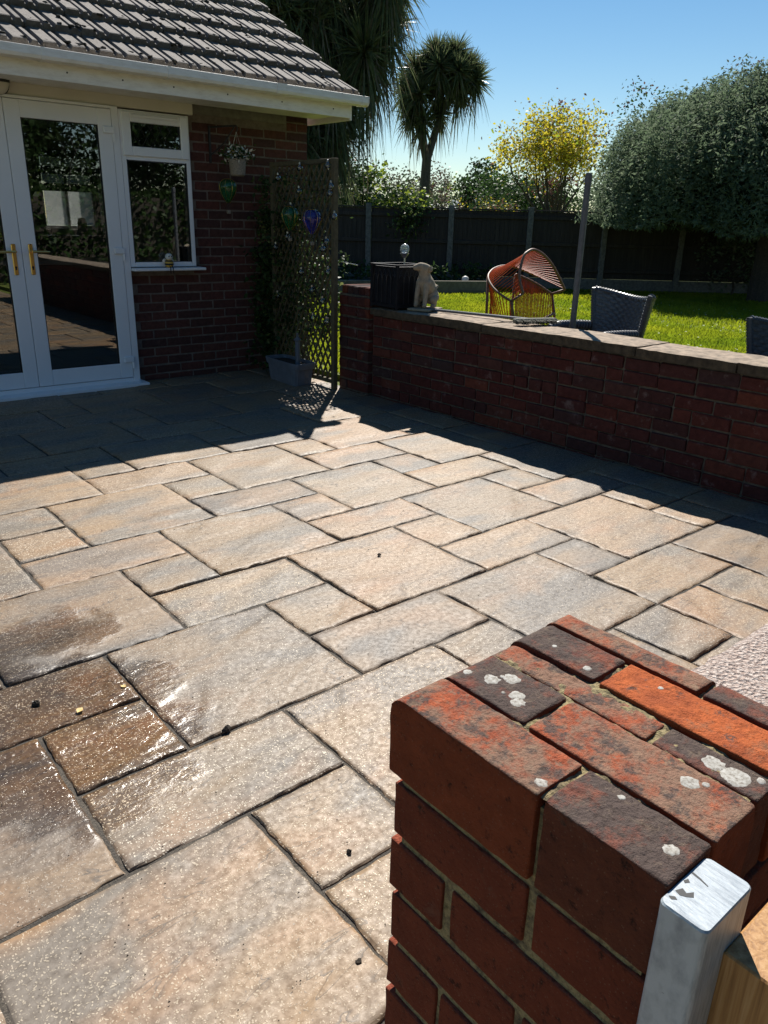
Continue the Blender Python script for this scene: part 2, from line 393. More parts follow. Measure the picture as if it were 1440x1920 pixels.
def fence_material():
    m = NT('dark_fence_wood'); p = m.pos(); r = m.rand()
    n = m.noise(m.mapping(p, (22, 22, 1.2)), 2, 5, .6); n2 = m.noise(m.mapping(p, (1, 9.5, .02)), 1, 1)
    c = m.ramp(n, [(.3, (.022, .017, .013)), (.7, (.06, .048, .038))]); c = m.mix(m.ramp(n2, [(.4, 0.0), (.6, .6)]), c, (.028, .022, .018))
    m.col(c); m.set(Roughness=.85); m.bump(n, .4, .004); return m.mat
M['fence'] = fence_material()
M['concrete_post'] = simple('concrete_post', (.14, .135, .12), .9, vary=.35, scale=20, bump=.5)
M['sleeper'] = simple('sleeper_wood', (.16, .145, .10), .85, vary=.3, scale=14)
M['white_paint'] = None
def white_post():
    m = NT('white_painted_timber'); p = m.pos(); n = m.noise(m.mapping(p, (60, 60, 60)), 4, 6, .75, .6)
    streak = m.noise(m.mapping(p, (400, 60, 40), rot=(0, 0, .6)), 1, 4, .6)
    c = m.mix(m.ramp(streak, [(.42, 0.0), (.66, .75)]), (.40, .445, .475), (.19, .225, .26))
    c = m.mix(m.ramp(m.noise(p, 60, 3, .6), [(.70, 0.0), (.74, .9)]), c, (.06, .06, .06))
    m.col(c); m.set(Roughness=.42); m.bump(streak, .35, .002); return m.mat
M['white_paint'] = white_post()
def raw_timber():
    m = NT('raw_timber'); p = m.pos(); n = m.noise(m.mapping(p, (90, 90, 4)), 2, 5, .6, .5)
    m.col(m.ramp(n, [(.3, (.20, .09, .025)), (.5, (.38, .19, .06)), (.7, (.50, .30, .13))])); m.set(Roughness=.6); m.bump(n, .3, .002); return m.mat
M['timber'] = raw_timber()
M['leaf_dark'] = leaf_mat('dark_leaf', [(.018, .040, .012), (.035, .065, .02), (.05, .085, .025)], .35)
M['leaf_ivy'] = leaf_mat('variegated_leaf', [(.03, .06, .02), (.05, .10, .03), (.22, .25, .09), (.03, .07, .02)], .4)
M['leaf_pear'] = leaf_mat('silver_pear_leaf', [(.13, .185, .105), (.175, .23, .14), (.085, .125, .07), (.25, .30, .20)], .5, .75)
M['leaf_yellow'] = leaf_mat('yellow_blossom_leaf', [(.46, .40, .03), (.52, .44, .04), (.18, .18, .03), (.6, .52, .06), (.13, .11, .03)], .5, .5, (.75, .62, .04))
M['leaf_green'] = leaf_mat('green_leaf', [(.035, .075, .02), (.06, .11, .03), (.03, .055, .02)], .45)
M['leaf_lime'] = leaf_mat('lime_leaf', [(.14, .20, .03), (.20, .26, .04), (.10, .16, .03)], .5, .45, (.4, .5, .05))
M['leaf_brown'] = leaf_mat('brown_bud', [(.13, .06, .05), (.17, .09, .07), (.10, .06, .045)], .4)
M['leaf_grey'] = leaf_mat('pale_twig_leaf', [(.10, .10, .075), (.14, .13, .09), (.08, .09, .06)], .4)
M['leaf_red'] = leaf_mat('pink_bud', [(.22, .08, .07), (.16, .07, .06)], .45)
M['leaf_palm'] = leaf_mat('sword_leaf', [(.075, .105, .05), (.105, .135, .06), (.15, .17, .08), (.06, .088, .045)], .45, .35)
M['leaf_palm_dry'] = leaf_mat('dry_sword_leaf', [(.14, .12, .08), (.18, .155, .10), (.10, .085, .055)], .35, .5)
M['bark'] = simple('bark', (.055, .045, .036), .95, vary=.4, scale=30, bump=.9, bscale=40)
M['bark_palm'] = simple('cordyline_bark', (.085, .072, .06), .95, vary=.35, scale=25, bump=.9, bscale=30)
def lawn_mat():
    m = NT('lawn_soil'); p = m.pos(); n = m.noise(p, 3, 5, .6); n2 = m.noise(p, 60, 4, .7)
    c = m.mix(m.ramp(n, [(.35, 0.0), (.65, 1.0)]), (.13, .17, .018), (.16, .19, .022))
    m.col(m.mix(m.ramp(n2, [(.4, .5), (.6, 0.0)]), c, (.04, .06, .012))); m.set(Roughness=.9); m.bump(n2, .8, .02); return m.mat
M['lawn'] = lawn_mat()
M['grass'] = leaf_mat('grass_blade', [(.17, .225, .018), (.21, .26, .02), (.25, .28, .03), (.14, .19, .016)], .58, .5, (.5, .54, .02), .7)
M['daisy'] = simple('daisy_petal', (.8, .8, .76), .7)
M['soil'] = simple('soil', (.035, .026, .018), .95, vary=.5, scale=40, bump=.8)
M['wicker'] = simple('grey_wicker', (.085, .088, .095), .42, vary=.35, scale=80)
M['cord_orange'] = simple('orange_cord', (.56, .115, .03), .55, vary=.2, scale=30); M['cord_orange'] = leaf_mat('orange_cord_backlit', [(.54, .13, .035), (.46, .10, .03), (.60, .16, .045)], .35, .45, (.8, .18, .03))
M['frame_rust'] = simple('brown_frame', (.20, .10, .06), .5, vary=.2)
M['pole'] = simple('grey_pole', (.10, .105, .12), .5, vary=.2, scale=30, bump=.2)
M['dog'] = simple('cast_stone', (.32, .265, .19), .9, vary=.25, scale=30, bump=.6, bscale=120)
M['lantern'] = simple('black_planter', (.012, .012, .015), .6, vary=.3, spec=.25)
M['lantern_line'] = simple('planter_tracery', (.03, .03, .035), .5)
M['globe'] = None
def crackle():
    m = NT('crackle_glass'); p = m.pos(); v = m.voro(p, 130, 'Distance', 'DISTANCE_TO_EDGE')
    m.col(m.ramp(v, [(.0, (.20, .22, .22)), (.12, (.82, .85, .84))])); m.set(Roughness=.12, Transmission_Weight=.55); m.bump(v, .8, .004); return m.mat
M['globe'] = crackle()
M['steel'] = simple('steel', (.45, .45, .46), .3, 1.0, vary=.1)
M['bulb'] = glass_mat('bulb_glass', (.85, .88, .88), 1.5, 0.05, 3.0)
M['planter'] = simple('grey_planter', (.13, .145, .175), .6, vary=.15)
M['basket'] = simple('wicker_basket', (.26, .22, .17), .8, vary=.3, scale=90, bump=.8)
M['petal_y'] = simple('yellow_petal', (.75, .58, .06), .6); M['petal_w'] = simple('white_petal', (.75, .75, .68), .6)
def balloon_mat(name, c, d):
    m = NT(name); p = m.obj(); n = m.noise(p, 14, 4, .6, .5)
    m.col(m.ramp(n, [(.35, d), (.6, c), (.75, tuple(min(1, x * 2.2) for x in c))])); m.set(Roughness=.12, Transmission_Weight=.4); return m.mat
M['balloon_green'] = balloon_mat('green_glass', (.03, .16, .05), (.008, .05, .02))
M['balloon_blue'] = balloon_mat('blue_glass', (.05, .05, .34), (.02, .02, .14))
M['bee_y'] = simple('yellow_paint', (.60, .36, .05), .5); M['bee_w'] = simple('cream_paint', (.68, .66, .60), .5)
M['wall_paint'] = simple('kitchen_wall', (.34, .34, .33), .8, vary=.04, scale=3)
M['counter'] = simple('dark_worktop', (.05, .045, .04), .3, vary=.2)
M['blind_dark'] = simple('blind_dark', (.02, .025, .03), .8); M['blind_light'] = glass_mat('blind_sheer', (.55, .57, .56), 1.05, .5)
M['diffuser'] = leaf_mat('window_diffuser', [(.5, .5, .5), (.55, .55, .55)], .8)
M['floor_in'] = simple('kitchen_floor', (.10, .075, .055), .3, vary=.2)
M['render_white'] = simple('white_render', (.78, .77, .74), .8, vary=.05); M['roof_grey'] = simple('slate_roof', (.18, .17, .17), .8)
M['broom'] = simple('broom_bristle', (.16, .155, .12), .9, vary=.4, scale=80, bump=.8)
M['dry_leaf'] = simple('yellow_fallen_leaf', (.62, .42, .14), .6)
M['patio_floor'] = M['joint']
# ================================================================== GROUND AND PAVING
ground = MB(); ground.box(-300, 300, -300, 300, -.6, -.06)
structure(ground.build('ground', M['lawn']))
bed = MB(); bed.box(-3.5, 4.09, -3.2, 6.56, -.2, -.0055)
patio = structure(bed.build('patio', M['joint']))
U = {1: .441, 2: .745, 3: 1.044, 4: 1.352, 5: 1.658, 6: 1.96, 7: 2.265, 8: 2.567, 9: 2.856, 10: 3.172, 11: 3.485, 12: 3.785, 13: 4.085}
V = {1: 1.046, 2: 1.352, 3: 1.666, 4: 1.968, 5: 2.278, 6: 2.588, 7: 2.88, 8: 3.19, 9: 3.485, 10: 3.81, 11: 4.12, 12: 4.42,
     13: 4.70, 14: 4.995, 15: 5.29, 16: 5.595, 17: 5.88, 18: 6.20, 19: 6.545}
for k in range(0, -13, -1): U[k] = .441 - (1 - k) * .304
for k in range(0, -15, -1): V[k] = 1.046 - (1 - k) * .307
SL = [(2,4,3,5),(0,2,4,5),(1,2,3,4),(1,3,2,3),(-1,1,2,4),(2,3,1,2),(0,2,0,2),(3,5,1,3),(2,4,0,1),(4,6,3,4),(5,6,2,3),(6,8,2,4),(5,7,4,6),(4,5,4,5),
 (3,5,5,6),(1,3,5,7),(3,4,6,7),(2,4,7,8),(4,6,6,8),(6,8,6,7),(6,7,7,8),(7,9,7,9),(5,7,8,9),(3,5,8,10),(5,6,9,10),(6,8,9,11),(8,9,10,11),(8,10,9,10),
 (9,11,10,12),(10,12,8,10),(9,10,8,9),(9,11,7,8),(8,10,5,7),(7,8,5,6),(7,9,4,5),(8,9,3,4),(9,11,3,5),(10,11,6,7),(10,12,5,6),(11,13,6,8),(11,12,4,5),
 (11,12,3,4),(10,12,1,3),(8,10,2,3),(9,10,1,2),(8,9,0,2),(7,8,1,2),(7,8,0,1),(6,7,0,2),(2,4,10,12),(4,5,11,12),(4,6,10,11),(5,7,11,13),(7,9,11,12),
 (7,8,12,13),(8,10,12,14),(6,8,13,14),(4,6,13,15),(6,7,14,15),(7,9,14,16),(5,7,15,16),(3,5,15,17),(3,4,14,15),(2,4,13,14),(3,5,12,13),(5,6,16,17),
 (2,3,9,10),(2,3,8,9),(0,2,7,9)]
occ = set()
for a, b, c, d in SL:
    for i in range(a, b):
        for j in range(c, d): occ.add((i, j))
fr = random.Random(3)
for j in range(-13, 19):
    for i in range(-11, 13):
        if (i, j) in occ: continue
        opts = [(2, 2), (2, 1), (1, 2), (1, 1)]; fr.shuffle(opts); opts.sort(key=lambda o: -o[0] * o[1] + fr.random() * 2.5)
        for w, h in opts:
            cells = [(i + x, j + y) for x in range(w) for y in range(h)]
            if all(c not in occ and c[0] < 13 and c[1] < 19 for c in cells):
                occ.update(cells); SL.append((i, i + w, j, j + h)); break
def slab_mesh(w, h, seed, n):
    """a cast riven slab: rough top, uneven edges, chamfer and sides"""
    nx = max(4, int(n * w / .6)); ny = max(4, int(n * h / .6))
    gx = [-w / 2] + list(np.linspace(-w / 2 + .0035, w / 2 - .0035, nx - 1)) + [w / 2]; gy = [-h / 2] + list(np.linspace(-h / 2 + .0035, h / 2 - .0035, ny - 1)) + [h / 2]
    s3 = Vector((seed * 7.31, seed * 3.17, seed)); vs = []; fs = []
    ang = .3 + .3 * math.sin(seed); ca, sa = math.cos(ang), math.sin(ang)
    for j in range(ny + 1):
        for i in range(nx + 1):
            x = gx[i]; y = gy[j]
            p = Vector((x, y, 0)); q = Vector(((x * ca + y * sa) * 2.2, (-x * sa + y * ca) * 6.5, 0)) + s3
            z = noise.noise(q) * .0026 + noise.noise(p * 9 + s3) * .0012 + noise.noise(p * 30 + s3) * .0006
            t = noise.noise(Vector((q.x * .6, q.y * .55, 9.1 + seed)))
            z += .0042 * max(0, min(1, (t - .1) * 22)) + .0026 * max(0, min(1, (noise.noise(Vector((q.x * .5 + 7, q.y * .9, seed * 1.3))) + .15) * 26)) - .0025; z = max(z, -.0022)
            ed = min(i, nx - i) == 0, min(j, ny - j) == 0
            if ed[0] or ed[1]:
                z = max(z - .0035, -.0045); j1 = noise.noise(Vector((x * 22, y * 22, seed * 5))) * .0055
                j1 += noise.noise(Vector((x * 70, y * 70, seed))) * .0022
                if ed[0]: x += j1
                if ed[1]: y += noise.noise(Vector((x * 22, y * 22, seed * 5 + 40))) * .0055
            vs.append((x, y, z))
    W = nx + 1
    for j in range(ny):
        for i in range(nx): fs.append((j * W + i, j * W + i + 1, (j + 1) * W + i + 1, (j + 1) * W + i))
    rim = [i for i in range(W)] + [j * W + nx for j in range(1, ny + 1)] + [ny * W + i for i in range(nx - 1, -1, -1)] + [j * W for j in range(ny - 1, 0, -1)]
    o = len(vs)
    for r_ in rim: x, y, z = vs[r_]; vs.append((x * 1.004, y * 1.004, -.035))
    L = len(rim)
    for k in range(L): fs.append((rim[k], o + k, o + (k + 1) % L, rim[(k + 1) % L]))
    me = bpy.data.meshes.new('paving_slab'); me.from_pydata(vs, [], fs); me.materials.append(M['slab'])
    top = nx * ny
    me.polygons.foreach_set('use_smooth', [q < top and 0 < q % nx < nx - 1 and 0 < q // nx < ny - 1 for q in range(len(fs))]); me.update(); return me
g = .0055
for q, (a, b, c, d) in enumerate(SL):
    x0, x1, y0, y1 = U[a] + g, U[b] - g, V[c] + g, V[d] - g
    if b <= -4 or d <= -3: n = 6
    else:
        dist = math.hypot((x0 + x1) / 2, (y0 + y1) / 2); n = 54 if dist < 2.4 else 34 if dist < 4 else 20
    o = link('paving_slab', slab_mesh(x1 - x0, y1 - y0, q + 1, n), patio, ((x0 + x1) / 2, (y0 + y1) / 2, random.uniform(-.0015, .0015)))
    o.rotation_euler = (random.uniform(-.002, .002), random.uniform(-.002, .002), random.uniform(-.004, .004))

# ================================================================== BRICKS
def brick_meshes(L, H, D, mat, b=.004, jit=.0022, n=6, sub=0):
    out = []
    for k in range(n):
        vs, fs = cbox(-L / 2, L / 2, -D / 2, D / 2, -H / 2, H / 2, b)
        rr = random.Random(k * 17 + int(L * 1000))
        vs = [tuple(c + rr.uniform(-jit, jit) for c in v) for v in vs]
        me = bpy.data.meshes.new('brick'); me.from_pydata(vs, [], [tuple(f) for f in fs]); me.materials.append(mat); me.update(); out.append(me)
    return out
def lay(parent, meshes, place, jit=.0015):
    for x, y, z, rz in place:
        o = link('brick', random.choice(meshes), parent, (x + random.uniform(-jit, jit), y + random.uniform(-jit, jit), z + random.uniform(-jit, jit)))
        o.rotation_euler = (random.uniform(-.006, .006), random.uniform(-.004, .004), rz + random.uniform(-.004, .004) + (math.pi if random.random() < .5 else 0))

# ================================================================== THE HOUSE
HY = 6.54; CX = 4.535
house = thing('house', 'brick bungalow with grey tiled roof, white gutter and white glazed patio doors', 'house', (3.0, HY, 0))
HO = Vector((3.0, HY, 0))
def hp(mb, name, mat, parent=None, smooth=False):           # build in world coordinates as a part of the house
    mb.v = [(p[0] - HO.x, p[1] - HO.y, p[2] - HO.z) for p in mb.v]
    return mb.build(name, mat, parent or house, smooth)
w = MB()                                                    # mortar body of the walls, openings left out
w.box(2.702, CX - .012, HY + .0035, HY + .25, -.2, .935); w.box(3.302, CX - .012, HY + .0035, HY + .25, .935, 2.13)
w.box(-3, CX - .012, HY + .0035, HY + .25, 2.13, 2.42); w.box(-3, 1.0, HY + .0035, HY + .25, -.2, 2.13)
w.box(CX - .26, CX - .012, HY + .25, 11.25, -.2, 2.42)
for q in ((-3, 3.48, -.2, 2.42), (4.2, CX - .26, -.2, 2.42), (3.48, 4.2, -.2, 1.17), (3.48, 4.2, 2.1, 2.42)): w.box(q[0], q[1], 11.0, 11.25, q[2], q[3])
gv = [(CX - .25, HY + .3, 2.42), (CX - .25, 11.05, 2.42), (CX - .25, 8.85, 3.96), (CX - .012, HY + .3, 2.42), (CX - .012, 11.05, 2.42), (CX - .012, 8.85, 3.96)]
w.add(gv, [(0, 1, 2), (3, 5, 4), (0, 3, 4, 1), (1, 4, 5, 2), (2, 5, 3, 0)])
hp(w, 'wall', M['mortar_house'])
CH = .0762; BL = .235; z0 = .0526
bm = brick_meshes(BL - .011, CH - .011, .10, M['brick_house'])
bh = brick_meshes(BL / 2 - .011, CH - .011, .10, M['brick_house'], n=3)
bq = brick_meshes(BL * .75 - .011, CH - .011, .10, M['brick_house'], n=3)
def house_course(x0, x1, k, off):
    z = z0 + (k + .5) * CH; x = x1; first = True; pl = []
    while x - x0 > .05:
        L = BL / 2 if (first and off) else BL
        if x - L < x0 - .02: L = BL * .75 if x - x0 > .15 else BL / 2
        if x - L < x0 - .03: break
        pl.append((L, x - L / 2)); x -= L; first = False
    for L, xc in pl:
        lay(house, bm if L == BL else bh if L == BL / 2 else bq, [(xc - HO.x, .050, z, 0)])
for k in range(-1, 30):
    zt = z0 + (k + 1) * CH
    if zt > 2.33: break
    if zt > 2.17: x0 = 4.31                              # only the corner is brick above the grey strip
    elif zt > .955: x0 = 3.315
    else: x0 = 2.715
    house_course(x0, CX, k, k % 2)
st = MB()                                                   # return side of the corner, brick by course, joined
for k in range(-1, 30):
    z = z0 + k * CH; y = HY + .125 + (BL / 2 if k % 2 else 0)
    while y < 11.0:
        st.box(CX - .05, CX, y + .005, y + BL - .006, z + .005, z + CH - .006); y += BL
stuff(hp(st, 'side_wall_bricks', M['brick_house']))
st = MB()                                                   # front wall left of the doors, joined
for k in range(-1, 27):
    z = z0 + k * CH; x = .985 - (BL / 2 if k % 2 else 0)
    while x > -2.9:
        st.box(x - BL + .006, x - .005, HY + .0008, HY + .06, z + .005, z + CH - .006); x -= BL
stuff(hp(st, 'front_wall_bricks', M['brick_house']))
l = MB(); l.box(3.362, 4.304, HY - .004, HY + .05, 2.168, 2.36, .004); hp(l, 'grey_lintel', M['lintel'])
l = MB(); l.box(1.0, 3.358, HY - .045, HY + .05, 2.150, 2.36, .004); hp(l, 'cream_panel', M['panel'])
# eaves
PIT = R(30.75); tP = math.tan(PIT); EY = 5.985; EZ = 2.385
f = MB(); f.box(-3, 4.60, 5.985, 6.008, 2.205, 2.372, .002); hp(f, 'fascia', M['trim'])
f = MB(); f.box(-3, 4.598, 6.010, HY - .048, 2.232, 2.244); hp(f, 'soffit', M['trim'])
f = MB()                                                    # boxed end of the eaves and the bargeboard
f.add([(4.602, 5.987, 2.19), (4.602, HY + .1, 2.19), (4.602, HY + .1, 2.62), (4.602, 5.987, 2.36), (4.622, 5.987, 2.19), (4.622, HY + .1, 2.19), (4.622, HY + .1, 2.62), (4.622, 5.987, 2.36)],
      [(0, 1, 2, 3), (4, 7, 6, 5), (0, 4, 5, 1), (1, 5, 6, 2), (2, 6, 7, 3), (3, 7, 4, 0)])
hp(f, 'eaves_box_end', M['trim'])
f = MB()
ys, ye = HY + .102, 8.88
zb = lambda y: EZ + (y - EY) * tP
f.add([(4.602, ys, zb(ys) - .24), (4.602, ye, zb(ye) - .24), (4.602, ye, zb(ye) - .05), (4.602, ys, zb(ys) - .05), (4.622, ys, zb(ys) - .24), (4.622, ye, zb(ye) - .24), (4.622, ye, zb(ye) - .05), (4.622, ys, zb(ys) - .05)],
      [(0, 1, 2, 3), (4, 7, 6, 5), (0, 4, 5, 1), (1, 5, 6, 2), (2, 6, 7, 3), (3, 7, 4, 0)])
hp(f, 'bargeboard', M['trim'])
gt = MB(); prof = []                                        # half-round square-lip gutter
n = 10
pts = [(.052, .0)] + [(.052 * math.cos(t), -.058 * math.sin(t)) for t in np.linspace(0, math.pi, n)] + [(-.052, .0)]
outer = [(-.055, .012), (-.055, -.035), (-.045, -.055), (-.02, -.063), (.03, -.06), (.055, -.03), (.055, .012)]
inner = [(x * .9, zz * .9 + .003) for x, zz in outer[::-1]]
ring = outer + inner
GY = 5.925; GZ = 2.362
vs = []; fs = []
for xx in (-3, 4.715):
    vs += [(xx, GY + a, GZ + b) for a, b in ring]
L = len(ring)
for k in range(L): fs.append((k, (k + 1) % L, L + (k + 1) % L, L + k))
gt.add(vs, fs)
gt.add([(4.716, GY + a, GZ + b) for a, b in outer] + [(4.722, GY + a * 1.06, GZ + b * 1.04) for a, b in outer], [tuple(range(6, -1, -1)), tuple(range(7, 14))] + [(i, (i + 1) % 7, 7 + (i + 1) % 7, 7 + i) for i in range(7)])
gut = hp(gt, 'gutter', M['trim'])
gm = MB()
for a0 in (-2.0, -1.05, -.1, .95):
    pass
def bracket(x, w_):
    b = MB(); ro = [(a * 1.10, c * 1.08 + .001) for a, c in outer]; ri = [(a * 1.01, c * 1.01 + .0005) for a, c in outer]
    vs = []; 
    for xx in (x - w_, x + w_): vs += [(xx, GY + a, GZ + c) for a, c in ro] + [(xx, GY + a, GZ + c) for a, c in ri]
    fs = []
    for i in range(6):
        fs += [(i, i + 1, 14 + i + 1, 14 + i), (i, 7 + i, 7 + i + 1, i + 1), (14 + i, 14 + i + 1, 21 + i + 1, 21 + i)]
    b.add(vs, fs); hp(b, 'gutter_bracket', M['trim'], gut)
for x in (-1.9, -1.0, -.1, .85, 1.985, 2.87, 4.66): bracket(x, .012)
bracket(3.83, .045)
for x in (2.17, 2.56, 2.95, 3.4, 3.9, 4.42, 1.7):
    s = MB(); s.lathe([(.006, 0), (.006, .002)], 8); 
    s.v = [(x + p[0], 5.984 - p[2], 2.262 + p[1]) for p in s.v]; hp(s, 'fascia_screw', M['bark'])
# roof: interlocking tiles, each one an object
TW = .383; G = .283                                          # cover width, gauge on plan
def tile_mesh(seed):
    rr = random.Random(seed)
    def unit(x0): return [(x0 + .002, .0), (x0 + .010, .021), (x0 + .097, .022), (x0 + .106, .001), (x0 + .122, .0), (x0 + .131, .019), (x0 + .162, .019), (x0 + .171, .001), (x0 + .190, .0)]
    prof = unit(-TW / 2) + unit(-TW / 2 + .1915)
    Ls = G / math.cos(PIT) + .05; vs = []; fs = []; n = len(prof)
    for t in (0.0, .012, Ls):
        for x, zz in prof:
            e = rr.uniform(-.006, .006) if t == 0 else 0
            vs.append((x, t + e, zz + .030 * (1 - t / Ls) + (-.004 if t == 0 else 0) + rr.uniform(-.0012, .0012)))
    for r_ in range(2):
        for i in range(n - 1): fs.append((r_ * n + i, r_ * n + i + 1, (r_ + 1) * n + i + 1, (r_ + 1) * n + i))
    o = len(vs)
    for x, zz in prof: vs.append((x, .001, -.002))          # front lip
    for i in range(n - 1): fs.append((i + 1, i, o + i, o + i + 1))
    for s_, i0 in ((0, 0), (1, n - 1)):
        a = len(vs); vs += [(prof[i0][0], .001, -.002), (prof[i0][0], Ls, -.004)]
        f_ = (i0, n + i0, 2 * n + i0, a + 1, a); fs.append(f_ if s_ else f_[::-1])
    me = bpy.data.meshes.new('roof_tile'); me.from_pydata(vs, [], fs); me.materials.append(M['tile']); me.update(); return me
tm = [tile_mesh(k) for k in range(7)]
rf = MB(); ry0, ry1 = EY + .03, 8.92
zr = lambda y: EZ + (y - EY) * tP
rf.add([(-3, ry0, zr(ry0) - .06), (4.66, ry0, zr(ry0) - .06), (4.66, ry1, zr(ry1) - .06), (-3, ry1, zr(ry1) - .06), (-3, ry0, zr(ry0) - .012), (4.66, ry0, zr(ry0) - .012), (4.66, ry1, zr(ry1) - .012), (-3, ry1, zr(ry1) - .012),
        (-3, 11.42, EZ - .06), (4.66, 11.42, EZ - .06), (-3, 11.42, EZ - .012), (4.66, 11.42, EZ - .012)],
       [(0, 3, 2, 1), (4, 5, 6, 7), (0, 1, 5, 4), (1, 2, 6, 5), (3, 0, 4, 7), (3, 8, 9, 2), (7, 6, 11, 10), (8, 10, 11, 9), (2, 9, 11, 6), (3, 7, 10, 8)])
roof = hp(rf, 'roof', M['tile'])
for r_ in range(10):
    y = EY + r_ * G; off = TW / 2 if r_ % 2 else 0
    for c in range(15):
        x = 4.70 - TW / 2 - c * TW
        if x < -.9: break
        o = link('roof_tile', tm[(c * 5 + r_ * 3 + c * r_) % 7], roof, (x - HO.x + random.uniform(-.002, .002), y - HO.y + random.uniform(-.004, .004), EZ + r_ * G * tP - .002 + random.uniform(-.002, .003)))
        o.rotation_euler = (PIT - .055 + random.uniform(-.008, .008), random.uniform(-.006, .006), random.uniform(-.006, .006))
ms = MB(); rr = random.Random(5)                            # moss cushions along the laps
for k in range(420):
    r_ = rr.randrange(0, 9); x = rr.uniform(.6, 4.6) if rr.random() < .75 else rr.uniform(1.5, 3.4); y = EY + r_ * G + rr.uniform(-.015, .05) + (rr.uniform(0, .2) if rr.random() < .25 else 0)
    s = rr.uniform(.005, .018); z = zr(y) + .048 - (y - EY - r_ * G) * .12
    vs, fs = cbox(-s * 1.5, s * 1.5, -s, s, -s * .6, s * .5, s * .35)
    a = rr.uniform(0, 6); ms.add([(x + (p[0] * math.cos(a) - p[1] * math.sin(a)), y + p[0] * math.sin(a) + p[1] * math.cos(a), z + p[2] + rr.uniform(-.2, .2) * s) for p in vs], fs)
stuff(hp(ms, 'moss', M['moss'], roof))
# patio doors -----------------------------------------------------------------------------------------
DY = 6.46
def frame_ring(mb, x0, x1, z0_, z1, t, y0, y1, tb=None, tt=None, b=.004):
    tb = tb or t; tt = tt or t
    mb.box(x0, x0 + t, y0, y1, z0_, z1, b); mb.box(x1 - t, x1, y0, y1, z0_, z1, b)
    mb.box(x0 + t, x1 - t, y0 + .0015, y1, z0_, z0_ + tb, b); mb.box(x0 + t, x1 - t, y0 + .0015, y1, z1 - tt, z1, b)
df = MB(); df.box(2.648, 2.704, DY + .006, DY + .09, -.005, 2.148, .003); df.box(1.0, 1.02, DY + .006, DY + .09, -.005, 2.148, .003)
df.box(1.0, 2.648, DY + .01, DY + .09, 2.128, 2.149, .003); df.box(1.0, 2.648, DY + .01, DY + .09, -.005, .055, .003)
hp(df, 'door_frame', M['upvc'])
ds = MB(); ds.box(.98, 2.735, 6.345, 6.56, -.012, .022, .004); hp(ds, 'door_step', M['upvc'])
def door(x0, x1, handle_x, lever, hinge_x):
    d = MB(); frame_ring(d, x0, x1, .06, 2.124, .108, DY, DY + .06, .124, .117)
    dr = hp(d, 'door', M['upvc'])
    r_ = MB(); frame_ring(r_, x0 + .104, x1 - .104, .18, 2.012, .010, DY + .006, DY + .03, b=0); hp(r_, 'gasket', M['rubber'], dr)
    p = MB(); p.box(x0 + .106, x1 - .106, DY + .016, DY + .022, .182, 2.009); hp(p, 'pane', M['glass'], dr)
    h = MB(); h.box(handle_x - .016, handle_x + .016, DY - .011, DY - .0005, .918, 1.142, .005)
    h.tube([(handle_x, DY - .01, 1.088), (handle_x, DY - .05, 1.088)], .011, 10)
    h.tube([(handle_x, DY - .05, 1.088), (handle_x + lever * .02, DY - .055, 1.088), (handle_x + lever * .11, DY - .052, 1.086), (handle_x + lever * .125, DY - .046, 1.085)], [.011, .010, .009, .007], 10)
    hp(h, 'handle', M['brass'], dr)
    k = MB(); k.lathe([(.008, 0), (.008, .003)], 12); k.box(-.005, .005, -.02, -.004, 0, .003)
    k.v = [(handle_x + q[0], DY - .0145 + q[2], .975 + q[1]) for q in k.v]; hp(k, 'keyhole', M['rubber'], dr)
    for z in (.214, 1.091, 1.976):
        hg = MB(); hg.box(hinge_x - .045, hinge_x + .04, DY - .022, DY - .0005, z - .024, z + .024, .005)
        hg.tube([(hinge_x + .032, DY - .013, z - .075), (hinge_x + .032, DY - .013, z - .025)], .0105, 10); hp(hg, 'hinge', M['upvc'], dr)
door(1.864, 2.644, 1.925, 1, 2.615); door(1.022, 1.860, 1.802, -1, 1.055)
# window ----------------------------------------------------------------------------------------------
wf = MB(); frame_ring(wf, 2.708, 3.300, .962, 2.136, .040, DY + .01, DY + .09); wf.box(2.748, 3.26, DY + .0125, DY + .09, 1.775, 1.815, .003)
win = hp(wf, 'window', M['upvc'])
sa = MB(); frame_ring(sa, 2.722, 3.288, 1.806, 2.122, .072, DY - .008, DY + .05, .07, .072, .006); hp(sa, 'vent_sash', M['upvc'], win)
p = MB(); p.box(2.79, 3.22, DY + .012, DY + .018, 1.872, 2.056); hp(p, 'pane', M['glass'], win)
p = MB(); p.box(2.744, 3.264, DY + .022, DY + .028, .996, 1.778); hp(p, 'pane', M['glass'], win)
p = MB(); frame_ring(p, 2.742, 3.266, .994, 1.780, .012, DY + .012, DY + .03, b=0); frame_ring(p, 2.788, 3.222, 1.870, 2.058, .009, DY + .004, DY + .016, b=0); hp(p, 'gasket', M['rubber'], win)
p = MB(); p.box(2.80, 3.19, DY - .022, DY - .0085, 2.082, 2.106, .005); p.box(2.80, 2.812, DY - .024, DY - .0225, 2.088, 2.1); hp(p, 'trickle_vent', M['upvc'], win)
ld = MB()
for k in range(-3, 9):
    for s_ in (1, -1):
        xa = 2.80 + k * .082; xb = xa + .184 * s_ * .62
        za, zb_ = 1.874, 2.054; x_lo, x_hi = 2.795, 3.215
        def clip(x, z):
            return x, z
        t0, t1 = 0.0, 1.0
        dx = xb - xa
        if dx > 0: t0 = max(t0, (x_lo - xa) / dx); t1 = min(t1, (x_hi - xa) / dx)
        else: t0 = max(t0, (x_hi - xa) / dx); t1 = min(t1, (x_lo - xa) / dx)
        if t1 > t0 + .05: ld.tube([(xa + dx * t0, DY + .0105, za + (zb_ - za) * t0), (xa + dx * t1, DY + .0105, za + (zb_ - za) * t1)], .0022, 4)
